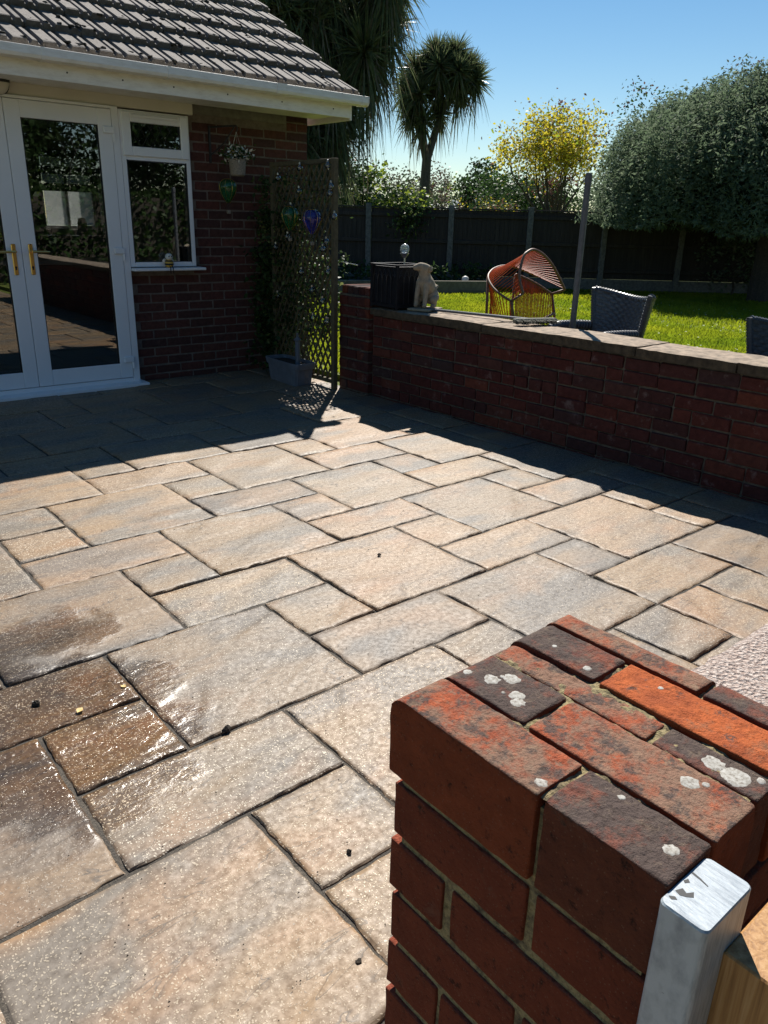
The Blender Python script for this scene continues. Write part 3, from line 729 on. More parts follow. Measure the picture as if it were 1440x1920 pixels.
hp(ld, 'leaded_lattice', M['rubber'], win)
ws = MB(); ws.box(2.706, 3.355, 6.395, 6.545, .932, .955, .005); hp(ws, 'window_sill', M['upvc'])
# bulkhead lamp over the doors
bl = MB(); bl.lathe([(.085, 0), (.085, .02), (.07, .03)], 28); bl.v = [(1.845 + q[0], HY - .046 - q[2], 2.215 + q[1]) for q in bl.v]
lamp = hp(bl, 'wall_lamp', M['black_iron'])
bl = MB(); n = 16; vs = []
for rr_, dd in ((.078, .012), (.07, .045), (.04, .065), (.0, .07)):
    for k in range(n + 1): t = math.pi + math.pi * k / n; vs.append((1.845 + rr_ * math.cos(t), HY - .068 - dd, 2.215 + rr_ * math.sin(t)))
fs = [(i * (n + 1) + k, i * (n + 1) + k + 1, (i + 1) * (n + 1) + k + 1, (i + 1) * (n + 1) + k) for i in range(3) for k in range(n)]
bl.add(vs, fs); hp(bl, 'lamp_lens', M['panel'], lamp, True)
bl = MB(); vs = []
for rr_, dd in ((.084, .012), (.076, .05), (.045, .072), (.0, .078)):
    for k in range(n + 1): t = math.pi * k / n; vs.append((1.845 + rr_ * math.cos(t), HY - .068 - dd, 2.215 + rr_ * math.sin(t)))
bl.add(vs, fs); hp(bl, 'lamp_hood', M['black_iron'], lamp, True)
# kitchen behind the glass: floor, walls, a rear window with a striped blind, worktop
k = MB(); k.box(-1.5, 4.27, 6.8, 10.99, -.05, .10); hp(k, 'kitchen_floor', M['floor_in'])
k = MB(); k.box(-1.5, 4.27, 6.8, 10.99, 2.36, 2.40); k.box(-1.6, -1.5, 6.8, 10.99, 0, 2.36); k.box(4.2, 4.27, 6.8, 10.9, 0, 2.355)
for q in ((-1.5, 3.48, 0, 2.36), (3.48, 4.2, 0, 1.17), (3.48, 4.2, 2.1, 2.36)): k.box(q[0], q[1], 10.9, 10.99, q[2], q[3])
hp(k, 'kitchen_wall', M['wall_paint'])
kf = MB(); frame_ring(kf, 3.482, 4.198, 1.172, 2.098, .05, 11.02, 11.07); kf.box(3.80, 3.84, 11.02, 11.07, 1.22, 2.05); kw = hp(kf, 'rear_window', M['upvc'])
b = MB(); b.box(3.535, 4.145, 11.012, 11.018, 1.225, 2.045); hp(b, 'window_diffuser', M['diffuser'], kw)  # translucent sheet added to whiten and even out light from the rear window
for i in range(5):
    b = MB(); zt = 2.12 - i * .098; b.box(3.45, 4.19, 10.86, 10.872, zt - .096, zt, .0); hp(b, 'blind_band', M['blind_dark'] if i % 2 == 0 else M['blind_light'])
k = MB(); k.box(2.2, 4.19, 10.25, 10.89, .10, 1.07, .005); hp(k, 'kitchen_cabinet', M['counter']); k = MB(); k.box(2.16, 4.19, 10.2, 10.89, 1.073, 1.11, .004); hp(k, 'worktop', M['counter'])
k = MB(); k.box(1.6, 3.9, 8.0, 8.6, .10, .90, .005); hp(k, 'kitchen_island', M['counter']); k = MB(); k.box(1.55, 3.95, 7.95, 8.65, .903, .94, .004); hp(k, 'worktop', M['wall_paint'])
# things on the worktop behind the glass
b = MB(); b.lathe([(.04, 0), (.10, .02), (.11, .06), (.10, .075), (.09, .055), (.03, .02)], 18)
tag(b.build('bowl', M['bee_w'], None, True, (3.50, 10.45, 1.112)), 'cream bowl on the kitchen worktop seen through the patio door', 'bowl')
b = MB(); b.lathe([(.055, 0), (.06, .02), (.055, .16), (.045, .17), (.045, .20), (.01, .21)], 16)
tag(b.build('storage_jar', M['dog'], None, True, (3.78, 10.45, 1.112)), 'stone coloured lidded jar on the kitchen worktop under the blind', 'jar')

# ================================================================== GARDEN WALL
wall = thing('garden_wall', 'low red brick garden wall with stone coping between patio and lawn', 'wall', (4.07, 3.0, 0))
WX = 4.07
def wp(mb, name, mat, smooth=False, parent=None):
    mb.v = [(p[0] - WX, p[1] - 3.0, p[2]) for p in mb.v]; return mb.build(name, mat, parent or wall, smooth)
b = MB(); b.box(WX + .012, 4.39, -1.2, 4.975, -.3, .658); b.box(WX - .028, 4.40, 4.986, 5.372, -.3, .80); wp(b, 'mortar_core', M['mortar_dark'])
ch = .0805; bl_ = .236
wm = brick_meshes(bl_ - .010, ch - .010, .105, M['brick_wall'], b=.005, jit=.0032, n=8)
wh = brick_meshes(bl_ / 2 - .010, ch - .010, .105, M['brick_wall'], b=.005, jit=.0032, n=4)
rr = random.Random(21)
for k in range(-1, 8):
    z = .01 + (k + .5) * ch; y = 4.968; L = bl_ / 2 if k % 2 else bl_
    while y - L > -1.1:
        if rr.random() < .16 and L == bl_: L = bl_ / 2
        lay(wall, wm if L == bl_ else wh, [(.052, y - L / 2 - 3.0, z, math.pi / 2)], .0028)
        y -= L; L = bl_
bb = MB(); zc = .66
for k in range(0, 8):
    z = .01 + k * ch; y = 4.95
    while y > -1.0: bb.box(4.33, 4.402, y - bl_ + .01, y, z + .005, z + ch - .005); y -= bl_
stuff(wp(bb, 'rear_face_bricks', M['brick_wall']))
# pier at the trellis end
ch = .0872
for k in range(-1, 9):
    z = .01 + (k + .5) * ch
    ys_ = [5.372 - bl_ / 2 - .004, 5.372 - bl_ * 1.25 - .008] if k % 2 else [5.372 - bl_ * .25, 5.372 - bl_]
    for y, me in zip(ys_, (wm, wh) if k % 2 else (wh, wm)):
        lay(wall, me, [(WX - .04 + .052 - WX, y - 3.0, z, math.pi / 2)], .002)
    lay(wall, wm, [(.074, 4.976 - 3.0 + .0525, z, 0)], .001)
for k in range(5): lay(wall, brick_meshes(.30, .075, .066, M['brick_wall'], b=.006, jit=.003, n=1), [(.14, 5.005 + .075 * k + .03 - 3.0, .8265, 0)], .001)
# coping stones
cj = [4.975, 4.36, 3.752, 3.132, 2.53, 1.917, 1.31, .70, .09, -.52, -1.2]
for i in range(len(cj) - 1):
    y1, y0 = cj[i] - .004, cj[i + 1] + .004
    vs = []; fs = []; nx, ny = 10, 14; xs0, xs1 = 4.046, 4.418
    zt = .722 + rr.uniform(-.004, .004); tilt = rr.uniform(-.006, .006)
    for j in range(ny + 1):
        for i2 in range(nx + 1):
            x = xs0 + (xs1 - xs0) * i2 / nx; y = y0 + (y1 - y0) * j / ny; e = i2 in (0, nx) or j in (0, ny)
            z = zt + tilt * (j / ny - .5) + noise.noise(Vector((x * 14, y * 14, i))) * .0035 + noise.noise(Vector((x * 45, y * 45, i))) * .002
            if e:
                z -= .006
                if i2 in (0, nx): x += noise.noise(Vector((1, y * 18, i * 3.3))) * .010
            vs.append((x, y, z))
    W = nx + 1
    for j in range(ny):
        for i2 in range(nx): fs.append((j * W + i2, j * W + i2 + 1, (j + 1) * W + i2 + 1, (j + 1) * W + i2))
    rim = [a for a in range(W)] + [j * W + nx for j in range(1, ny + 1)] + [ny * W + a for a in range(nx - 1, -1, -1)] + [j * W for j in range(ny - 1, 0, -1)]
    o = len(vs)
    for r_ in rim: vs.append((vs[r_][0] + .002, vs[r_][1], .664))
    for q in range(len(rim)): fs.append((rim[q], o + q, o + (q + 1) % len(rim), rim[(q + 1) % len(rim)]))
    fs.append(tuple(range(o, o + len(rim)))[::-1])
    b = MB(); b.add(vs, fs); b.m = [0] * (nx * ny) + [1] * (len(fs) - nx * ny); wp(b, 'coping_stone', [M['coping'], M['coping_moss_shade']])

# ================================================================== BRICK PILLAR IN THE FOREGROUND
PX, PY, PZ = .437, .19, .92
pil = thing('brick_pillar', 'red brick gate pillar with brick on edge capping and white lichen spots', 'pillar', (PX, PY, 0))
def pp(mb, name, mat, smooth=False, parent=None):
    mb.v = [(p[0] - PX, p[1] - PY, p[2]) for p in mb.v]; return mb.build(name, mat, parent or pil, smooth)
b = MB(); b.box(PX + .0085, .715, PY + .012, .478, -.2, .818); b.box(PX + .008, .716, PY + .008, .480, .815, .903)
vs = []; N_ = 90
for j in range(N_ + 1):
    for i in range(N_ + 1):
        x = PX + .005 + (.719 - PX - .005) * i / N_; y = PY + .005 + (.484 - PY - .005) * j / N_
        vs.append((x, y, .9148 + noise.noise(Vector((x * 40, y * 40, 0))) * .004 + noise.noise(Vector((x * 130, y * 130, 0))) * .0026))
b.add(vs, [(j * (N_ + 1) + i, j * (N_ + 1) + i + 1, (j + 1) * (N_ + 1) + i + 1, (j + 1) * (N_ + 1) + i) for j in range(N_) for i in range(N_)])
pp(b, 'mortar_core', M['mortar_moss'])
CAPV = []
def rough_brick(x0, x1, y0, y1, z0_, z1, mat, seed, r=.006, amp=.0016, n=(14, 20, 10), crown=0.0, round_y1=0.0, round_x1=0.0):
    """closely seen brick: dense rounded box with chipped arrises"""
    nx, ny, nz = n; vs = []; fs = []; idx = {}
    def axis(a, c, k): e1, e2 = r * .5, r * 1.25; return [a, a + e1, a + e2] + list(np.linspace(a + e2, c - e2, k - 3))[1:-1] + [c - e2, c - e1, c]
    gx, gy, gz = axis(x0, x1, nx), axis(y0, y1, ny), axis(z0_, z1, nz); nx, ny, nz = len(gx) - 1, len(gy) - 1, len(gz) - 1
    def vid(i, j, k):
        key = (i, j, k)
        if key in idx: return idx[key]
        p = Vector((gx[i], gy[j], gz[k]))
        # pull corners onto a rounded box
        rad = r * max(.35, .8 + .6 * noise.noise(p * 60 + Vector((seed, 0, 0))) + 3.2 * max(0, noise.noise(p * 34 + Vector((seed, 7, 0))) - .30))
        q = Vector((min(max(p.x, x0 + rad), x1 - rad), min(max(p.y, y0 + rad), y1 - rad), min(max(p.z, z0_ + rad), z1 - rad)))
        d = p - q
        if d.length > 1e-7: p = q + d.normalized() * min(rad, max(abs(d.x), abs(d.y), abs(d.z)))
        if round_y1 and p.y > y1 - round_y1 and p.z > z1 - round_y1:     # worn nose at the patio end
            c = Vector((p.x, y1 - round_y1, z1 - round_y1)); d = Vector((0, p.y - c.y, p.z - c.z))
            if d.length > round_y1: p = c + d.normalized() * round_y1
        if round_x1 and p.x > x1 - round_x1 and p.z > z1 - round_x1:
            c = Vector((x1 - round_x1, p.y, z1 - round_x1)); d = Vector((p.x - c.x, 0, p.z - c.z))
            if d.length > round_x1: p = c + d.normalized() * round_x1
        s3 = Vector((seed * 3.1, seed, seed * 1.7))
        nn = noise.noise(p * 45 + s3) * amp + noise.noise(p * 130 + s3) * amp * .7 + noise.noise(p * 14 + s3) * amp
        dd = (p - Vector(((x0 + x1) / 2, (y0 + y1) / 2, (z0_ + z1) / 2)))
        ax = max(range(3), key=lambda a: abs(dd[a]) / ((x1 - x0, y1 - y0, z1 - z0_)[a]))
        nv = Vector((0, 0, 0)); nv[ax] = 1 if dd[ax] > 0 else -1
        p = p + nv * nn
        idx[key] = len(vs); vs.append(tuple(p)); return idx[key]
    for i in range(nx):
        for j in range(ny):
            fs.append((vid(i, j, nz), vid(i + 1, j, nz), vid(i + 1, j + 1, nz), vid(i, j + 1, nz)))
            fs.append((vid(i, j, 0), vid(i, j + 1, 0), vid(i + 1, j + 1, 0), vid(i + 1, j, 0)))
    for i in range(nx):
        for k in range(nz):
            fs.append((vid(i, 0, k), vid(i + 1, 0, k), vid(i + 1, 0, k + 1), vid(i, 0, k + 1)))
            fs.append((vid(i, ny, k), vid(i, ny, k + 1), vid(i + 1, ny, k + 1), vid(i + 1, ny, k)))
    for j in range(ny):
        for k in range(nz):
            fs.append((vid(0, j, k), vid(0, j, k + 1), vid(0, j + 1, k + 1), vid(0, j + 1, k)))
            fs.append((vid(nx, j, k), vid(nx, j + 1, k), vid(nx, j + 1, k + 1), vid(nx, j, k + 1)))
    b = MB(); b.add(vs, fs); CAPV.append((list(vs), list(fs))); return pp(b, 'brick', mat, True)
R_, O_, G_ = M['brick_cap_red'], M['brick_cap_orange'], M['brick_cap_grey']
rows = [(.437, .4995, [(.3075, .494, R_), (.188, .3005, G_)], 0), (.5045, .5735, [(.381, .493, G_), (.187, .374, R_)], .0),
        (.5785, .6145, [(.296, .497, R_), (.19, .289, G_)], -.003), (.6190, .6775, [(.383, .497, G_), (.187, .376, O_)], .001),
        (.6820, .7270, [(.303, .498, R_), (.19, .296, G_)], .003)]
sd = 1
for x0, x1, bs, dz in rows:
    for y0, y1, mt in bs:
        sd += 1
        rough_brick(x0, x1, y0, y1, PZ - .093, PZ + dz, mt, sd, .0028, .0009, (18, 40, 16), round_y1=.020 if y1 > .45 else 0, round_x1=.02 if x1 > .7 else 0)
zc = .8125; ch = .0747
for k in range(11):
    z1 = zc - k * ch + random.uniform(-.001, .001); z0_ = z1 - .0645; fx = PX + .0055; dn = (10, 20, 8) if k < 5 else (6, 7, 6)
    cuts = [(.310, .490), (.190, .300)] if k % 2 == 0 else [(.411, .490), (.190, .401)]
    for y0, y1 in cuts:
        sd += 1; e = random.uniform(-.0015, .0015)
        rough_brick(fx + e, fx + .10, y0, y1 + random.uniform(-.003, .003), z0_, z1, M['brick_pillar'], sd, .0024, .0008, dn)
    for x0, x1 in ([(.552, .638), (.646, .72)] if k % 2 else [(.552, .72)]):
        for yy in ((.19, .288), (.392, .488)):
            sd += 1; rough_brick(x0, x1, yy[0], yy[1], z0_, z1, M['brick_pillar'], sd, .0035, .0009, (6, 7, 6))
# lichen: crusty discs on the capping
from mathutils.bvhtree import BVHTree
bv = []; bf = []
for v_, f_ in CAPV[:9]: o_ = len(bv); bv += v_; bf += [tuple(q + o_ for q in f) for f in f_]
BVH = BVHTree.FromPolygons(bv, bf)
def lichen(x, y, z, r, sx=1.0):
    n = 18; z -= .0006; r *= 1.05; vs = [(x, y, z + .0010)]; fs = []; s = x * 91 + y * 37
    for rg, (q, h) in enumerate(((.45, .0010), (.85, .0009), (1.0, -.0012))):
        for k in range(n):
            t = 2 * math.pi * k / n; e = 1 + .28 * noise.noise(Vector((math.cos(t) * 2, math.sin(t) * 2, s))) + .22 * noise.noise(Vector((math.cos(t) * 6, math.sin(t) * 6, s)))
            vs.append((x + math.cos(t) * r * q * e * sx, y + math.sin(t) * r * q * e, z + h + random.uniform(-.0003, .0003)))
    for k in range(n): fs.append((0, 1 + k, 1 + (k + 1) % n))
    for rg in range(2):
        for k in range(n): fs.append((1 + rg * n + k, 1 + (rg + 1) * n + k, 1 + (rg + 1) * n + (k + 1) % n, 1 + rg * n + (k + 1) % n))
    for i_, v in enumerate(vs):
        hit = BVH.ray_cast(Vector((v[0], v[1], 1.0)), Vector((0, 0, -1)))[0]
        zz = hit.z if hit is not None and hit.z > .90 else .918
        vs[i_] = (v[0], v[1], zz + (.0004 if i_ < 1 + 2 * n else -.0001))
    b = MB(); b.add(vs, fs); pp(b, 'lichen_patch', M['lichen'], True)
LICH = [(.527, .475, PZ, .0052), (.536, .449, PZ, .0085), (.553, .437, PZ, .0085), (.5345, .413, PZ, .0075), (.5255, .405, PZ, .0075), (.549, .446, PZ, .0025), (.527, .425, PZ, .002),
        (.5965, .238, PZ - .003, .0095), (.593, .217, PZ - .003, .0120), (.5515, .236, PZ, .0078), (.560, .226, PZ, .003), (.470, .205, PZ, .0062), (.452, .315, PZ, .0055), (.49, .262, PZ, .003), (.64, .45, PZ + .001, .003), (.632, .40, PZ + .001, .0045), (.66, .33, PZ + .001, .003), (.606, .20, PZ - .003, .004)]
for a in LICH: lichen(*a)

# low wall with coarse concrete top beyond the pillar
lw = thing('low_gate_wall', 'low brick wall with coarse pinkish concrete top behind the brick pillar', 'wall', (1.6, .43, 0))
b = MB(); b.box(.745 - 1.6, 1.4, -.215, .20, -.2, .432, .004); b.build('wall_core', M['mortar_dark'], lw)
wb = brick_meshes(.215, .065, .10, M['brick_pillar'], n=3)
for k in range(6):
    for q in range(10): lay(lw, wb, [(.745 - 1.6 + .12 + q * .226, .152, .035 + k * .0747, 0)])
vs = []; fs = []; nx, ny = 60, 20
for j in range(ny + 1):
    for i in range(nx + 1):
        x = .742 + (3.0 - .742) * i / nx; y = .195 + .452 * j / ny; e = i in (0, nx) or j in (0, ny)
        z = .50 + noise.noise(Vector((x * 22, y * 22, 3))) * .004 + noise.noise(Vector((x * 60, y * 60, 5))) * .004 - (.008 if e else 0)
        if j == ny: y += noise.noise(Vector((x * 25, 0, 9))) * .010
        vs.append((x - 1.6, y - .43, z))
W = nx + 1
for j in range(ny):
    for i in range(nx): fs.append((j * W + i, j * W + i + 1, (j + 1) * W + i + 1, (j + 1) * W + i))
rim = [a for a in range(W)] + [j * W + nx for j in range(1, ny + 1)] + [ny * W + a for a in range(nx - 1, -1, -1)] + [j * W for j in range(ny - 1, 0, -1)]
o = len(vs)
for r_ in rim: vs.append((vs[r_][0], vs[r_][1], .436))
for q in range(len(rim)): fs.append((rim[q], o + q, o + (q + 1) % len(rim), rim[(q + 1) % len(rim)]))
b = MB(); b.add(vs, fs); b.build('concrete_coping', M['coarse'], lw)

# white gate post and the raw timber beside it
def rounded_post(x0, x1, y0, y1, z1, r, n=5):
    ring = []
    for cx, cy, a0 in ((x1 - r, y1 - r, 0), (x0 + r, y1 - r, 90), (x0 + r, y0 + r, 180), (x1 - r, y0 + r, 270)):
        for k in range(n + 1): t = R(a0 + 90 * k / n); ring.append((cx + r * math.cos(t), cy + r * math.sin(t)))
    b = MB(); L = len(ring); cx, cy = (x0 + x1) / 2, (y0 + y1) / 2; vs = [(x, y, -.0) for x, y in ring] + [(x, y, z1 - .0015) for x, y in ring] + [(cx + (x - cx) * .965, cy + (y - cy) * .955, z1) for x, y in ring]
    fs = [(i, (i + 1) % L, L + (i + 1) % L, L + i) for i in range(L)] + [(L + i, L + (i + 1) % L, 2 * L + (i + 1) % L, 2 * L + i) for i in range(L)] + [tuple(range(2 * L, 3 * L))]
    b.add(vs, fs); return b
p = rounded_post(-.0335, .0335, -.0185, .0185, .915, .0055); gp = p.build('gate_post', M['white_paint'], None, False, (.4585, .1690, 0))
b = MB()
for pts in (((-.016, .0155), (-.010, .013), (-.012, .009), (-.007, .006), (-.0115, .0035), (-.015, .007), (-.0175, .011)), ((.008, .0165), (.0098, .0160), (.0085, .009), (.0062, .002), (.0055, .0025), (.0072, .010)), ((-.024, .0160), (-.021, .0125), (-.0225, .0100), (-.0255, .013)), ((-.003, .0165), (.001, .0150), (-.001, .0125), (-.0045, .0145))):
    b.add([(x, y, .9152) for x, y in pts], [tuple(range(len(pts)))])
b.build('flaked_paint', M['rubber'], gp)
tag(gp, 'white painted square post fixed against the brick pillar', 'post')
p = rounded_post(-.024, .06, -.045, .0295, .872, .002, 2); tag(p.build('timber_post', M['timber'], None, False, (.4865, .1215, 0)), 'bare brown timber post beside the white gate post', 'post')
# ================================================================== TRELLIS, ITS CLIMBER AND LIGHTS
TX = 3.955
tr = thing('trellis', 'tall wooden diamond lattice trellis standing between the house and the low wall', 'trellis', (TX, 5.83, 0))
for y, x0 in ((5.335, 0), (6.235, 0)):
    b = MB(); b.box(-.021, .021, y - 5.83 - .021, y - 5.83 + .021, 0, 1.822, .002); b.build('post', M['trellis'], tr)
b = MB(); b.box(-.019, .019, -.472, .382, 1.788, 1.821, .002); b.build('rail', M['trellis'], tr)
b = MB(); b.box(-.019, .019, -.472, .382, .05, .085, .002); b.build('rail', M['trellis'], tr)
y0, y1, zl, zh = -.474, .384, .085, 1.788
for s_ in (1, -1):
    c = -2.4
    while c < 4.0:
        c += .128
        # line z = c + s*1.75*(y)  (steep diamonds)
        pts = []
        for y in (y0, y1):
            z = c + s_ * 1.75 * y
            if zl <= z <= zh: pts.append((y, z))
        for z in (zl, zh):
            y = (z - c) / (s_ * 1.75)
            if y0 < y < y1: pts.append((y, z))
        if len(pts) < 2: continue
        (ya, za), (yb, zb_) = pts[0], pts[1]
        d = Vector((0, yb - ya, zb_ - za)); Ln = d.length
        if Ln < .03: continue
        d.normalize(); n_ = Vector((0, -d.z, d.y)) * .0066; xo = .0065 * s_
        b = MB(); P = [Vector((xo, ya, za)), Vector((xo, yb, zb_))]; vs = []
        for p in P:
            for a, e in ((-1, -1), (1, -1), (1, 1), (-1, 1)): vs.append(p + n_ * a + Vector((.0055 * e, 0, 0)))
        b.add(vs, [(0, 1, 2, 3), (4, 7, 6, 5), (0, 4, 5, 1), (1, 5, 6, 2), (2, 6, 7, 3), (3, 7, 4, 0)]); b.build('lath', M['trellis'], tr)

def leaves(n, pos, size, aspect=.5, droop=None, up=.3, r=None, fold=True):
    """n leaf quads (diamond, bent) around given positions (n,3)"""
    r = r or rng
    d = r.normal(size=(n, 3)); d[:, 2] = d[:, 2] * .6 + (droop if droop is not None else 0)
    d /= np.linalg.norm(d, axis=1, keepdims=True)
    a = r.normal(size=(n, 3)); s = np.cross(d, a); s /= np.linalg.norm(s, axis=1, keepdims=True) + 1e-9
    L = (size * r.uniform(.6, 1.3, (n, 1)))
    p0 = pos; p2 = pos + d * L; mid = pos + d * L * .45
    nn = np.cross(d, s)
    b1 = mid + s * L * aspect * .5 + nn * L * .06; b2 = mid - s * L * aspect * .5 + nn * L * .06
    return np.stack([p0, b1, p2, b2], axis=1)

cl = thing('climbing_plant', 'leafy climber with small pale edged leaves growing up the trellis corner', 'plant', (4.02, 5.9, 0))
n = 7600; P = np.zeros((n, 3)); k = 0
while k < n:
    y = rng.uniform(-.5, .62); z = rng.uniform(.15, 1.72); x = rng.normal(.02, .07)
    # denser at the house side and in the middle band, sparse near the top of the open end
    dens = .98 if y > .02 else (.55 if .45 < z < 1.1 else .10)
    if z > 1.45: dens *= .45
    if z < .4: dens *= .5
    if rng.random() < dens * (.35 + .65 * (noise.noise(Vector((y * 4, z * 4, 2))) > -.1)): P[k] = (x, y, z); k += 1
quads('foliage', leaves(n, P, .042, .62, -.3), [M['leaf_dark'], M['leaf_ivy']], cl, (rng.random(n) < .38).astype(int))
b = MB()
for q in range(7):
    y = random.uniform(-.1, .3); pts = [(0.02, y * .4, .18)]
    for z in np.linspace(.4, 1.6, 7): y += random.uniform(-.10, .12); pts.append((random.uniform(-.02, .05), max(-.4, min(.4, y)), z))
    b.tube(pts, .005, 5)
b.build('stem', M['bark'], cl)
n = 1500; P = np.stack([rng.normal(.0, .10, n), rng.uniform(.25, .62, n), rng.uniform(.05, 1.15, n)], 1)
quads('foliage', leaves(n, P, .06, .6, -.2), [M['leaf_dark'], M['leaf_green']], cl, (rng.random(n) < .3).astype(int))

sl = thing('string_lights', 'string of clear glass bulb lights draped down the trellis', 'lights', (TX - .03, 5.83, 0))
BP = [(5.76, 1.755), (5.37, 1.76), (5.33, 1.609), (5.344, 1.556), (5.285, 1.386), (5.958, 1.217), (6.15, 1.126), (5.392, 1.193), (5.441, 1.135), (5.755, .936), (5.37, .96),
      (6.14, .713), (5.45, .722), (5.592, .571), (5.393, .561), (5.777, 1.578), (6.091, 1.684), (5.6, .80), (5.9, 1.45)]
path = [(0, y - 5.83, z + .05) for y, z in sorted(BP, key=lambda q: -q[1])]
b = MB(); full = []
for i in range(len(path) - 1):
    a, c = Vector(path[i]), Vector(path[i + 1])
    for t in (0, .33, .66): full.append(a.lerp(c, t) - Vector((0.004, 0, .03 * math.sin(math.pi * t))))
b.tube(full + [path[-1]], .0022, 5); b.build('cable', M['rubber'], sl)
b = MB(); b.lathe([(.004, .0), (.017, .004), (.025, .018), (.025, .030), (.016, .046), (.009, .052)], 14); bulb_me = b.mesh('bulb', M['bulb'], True)
b = MB(); b.lathe([(.0095, .050), (.0095, .066), (.004, .070)], 10); cap_me = b.mesh('bulb_cap', M['steel'], False)
for y, z in BP:
    o = link('bulb', bulb_me, sl, (-.012, y - 5.83, z - .018)); link('bulb_cap', cap_me, o)

# hot air balloon ornaments
def balloon(loc, mat, label, cord, grp):
    t = thing('balloon_ornament', label, 'ornament', loc, 0, grp); t.scale = (1.15, 1.15, 1.15)
    b = MB(); b.lathe([(.012, -.085), (.026, -.066), (.048, -.032), (.064, .004), (.067, .030), (.058, .057), (.035, .076), (.006, .083)], 20); b.build('envelope', mat, t, True)
    b = MB()
    for k in range(8):
        a = 2 * math.pi * k / 8; pr = [(.012, -.085), (.026, -.066), (.048, -.032), (.064, .004), (.067, .030), (.058, .057), (.035, .076), (.006, .083)]
        b.tube([((r_ + .001) * math.cos(a), (r_ + .001) * math.sin(a), z) for r_, z in pr], .0011, 4)
    b.lathe([(.030, .071), (.031, .077), (.022, .082)], 14); b.build('rib', M['brass'], t)
    b = MB()
    for k in range(4): a = math.pi / 4 + math.pi / 2 * k; b.tube([(.012 * math.cos(a), .012 * math.sin(a), -.085), (.011 * math.cos(a), .011 * math.sin(a), -.135)], .001, 4)
    b.tube([(0, 0, .08), (0, 0, .08 + cord)], .0012, 4); b.build('cord', M['black_iron'], t)
    b = MB(); b.box(-.012, .012, -.012, .012, -.16, -.135, .003); b.build('basket', M['basket'], t)
G1 = 'balloon ornaments by the house corner'
balloon((3.572, 6.35, 1.582), M['balloon_green'], 'green glass balloon ornament hanging on the brick wall below the flower basket', .30, G1)
balloon((3.885, 5.875, 1.375), M['balloon_green'], 'green glass balloon ornament hanging on the trellis beside the blue one', .06, G1)
balloon((3.885, 5.55, 1.352), M['balloon_blue'], 'blue glass balloon ornament hanging on the trellis', .06, G1)

# bracket and flower basket
t = MB(); t.box(3.508, 3.524, 6.516, 6.535, 1.80, 2.09, .002); t.tube([(3.516, 6.52, 2.075), (3.60, 6.42, 2.085), (3.676, 6.34, 2.09)], .008, 6); t.tube([(3.516, 6.52, 1.86), (3.60, 6.42, 1.96), (3.66, 6.355, 2.08)], .006, 6)
t.tube([(3.676, 6.34, 2.09), (3.68, 6.335, 2.06), (3.672, 6.345, 2.045)], .005, 6); hp(t, 'hanging_bracket', M['black_iron'])
fb = thing('flower_basket', 'small hanging basket of yellow and white flowers on an iron bracket', 'flower basket', (3.672, 6.345, 1.70))
b = MB(); b.lathe([(.05, 0), (.062, .01), (.074, .12), (.080, .135), (.072, .138), (.064, .12)], 20); b.build('basket', M['basket'], fb)
b = MB()
for k in range(3): a = 2.1 * k; b.tube([(.07 * math.cos(a), .07 * math.sin(a), .135), (0, 0, .345)], .0012, 4)
b.build('chain', M['steel'], fb)
P = rng.normal(size=(420, 3)) * (.06, .06, .03) + (0, 0, .165); quads('foliage', leaves(420, P, .036, .5, .1), [M['leaf_green'], M['petal_w']], fb, (rng.random(420) < .4).astype(int))
for k in range(13):
    a = random.uniform(0, 6.28); r_ = random.uniform(0, .075); c = Vector((r_ * math.cos(a), r_ * math.sin(a), .185 + random.uniform(-.02, .02))); b = MB()
    for q in range(6):
        e = 2 * math.pi * q / 6; u = Vector((math.cos(e), math.sin(e) * .8, .35)) * .019; v_ = Vector((-math.sin(e), math.cos(e) * .8, 0)) * .009
        b.add([c, c + u * .6 + v_, c + u, c + u * .6 - v_], [(0, 1, 2, 3)])
    b.build('flower', M['petal_y'], fb)
# bee on the window sill
bee = thing('bee_figurine', 'small striped yellow bee figurine sitting on the window sill', 'figurine', (3.025, 6.425, .9555))
b = MB(); b.lathe([(.012, .002), (.030, .010), (.036, .03), (.030, .055), (.016, .068)], 16); b.build('body', M['bee_y'], bee, True)
b = MB(); b.lathe([(.010, .062), (.026, .070), (.032, .088), (.026, .106), (.010, .116)], 16); b.build('head', M['bee_w'], bee, True)
b = MB(); b.lathe([(.0345, .022), (.0372, .026), (.0372, .032), (.0345, .036)], 16); b.lathe([(.030, .048), (.0335, .051), (.0315, .057), (.026, .060)], 16); b.build('stripe', M['rubber'], bee, True)
for s_ in (-1, 1):
    b = MB(); b.lathe([(.0035, 0), (.006, .002), (.006, .006), (.002, .009)], 8); b.v = [(s_ * .011 + q[0], -.026 - q[2] * .6, .092 + q[1]) for q in b.v]; b.build('eye', M['rubber'], bee, True)
    b = MB(); b.tube([(s_ * .010, -.028, .016), (s_ * .012, -.046, .002), (s_ * .012, -.048, -.045)], .004, 6); b.build('leg', M['rubber'], bee)
    b = MB(); b.tube([(s_ * .008, -.004, .112), (s_ * .014, -.008, .134)], .0018, 5); b.build('feeler', M['rubber'], bee)
    b = MB(); b.lathe([(.006, -.02), (.02, -.008), (.02, .012), (.006, .024)], 10, sy=.25); b.v = [(s_ * .030 + q[0], .022 + q[1], .05 + q[2]) for q in b.v]; b.build('wing', M['bee_w'], bee, True)
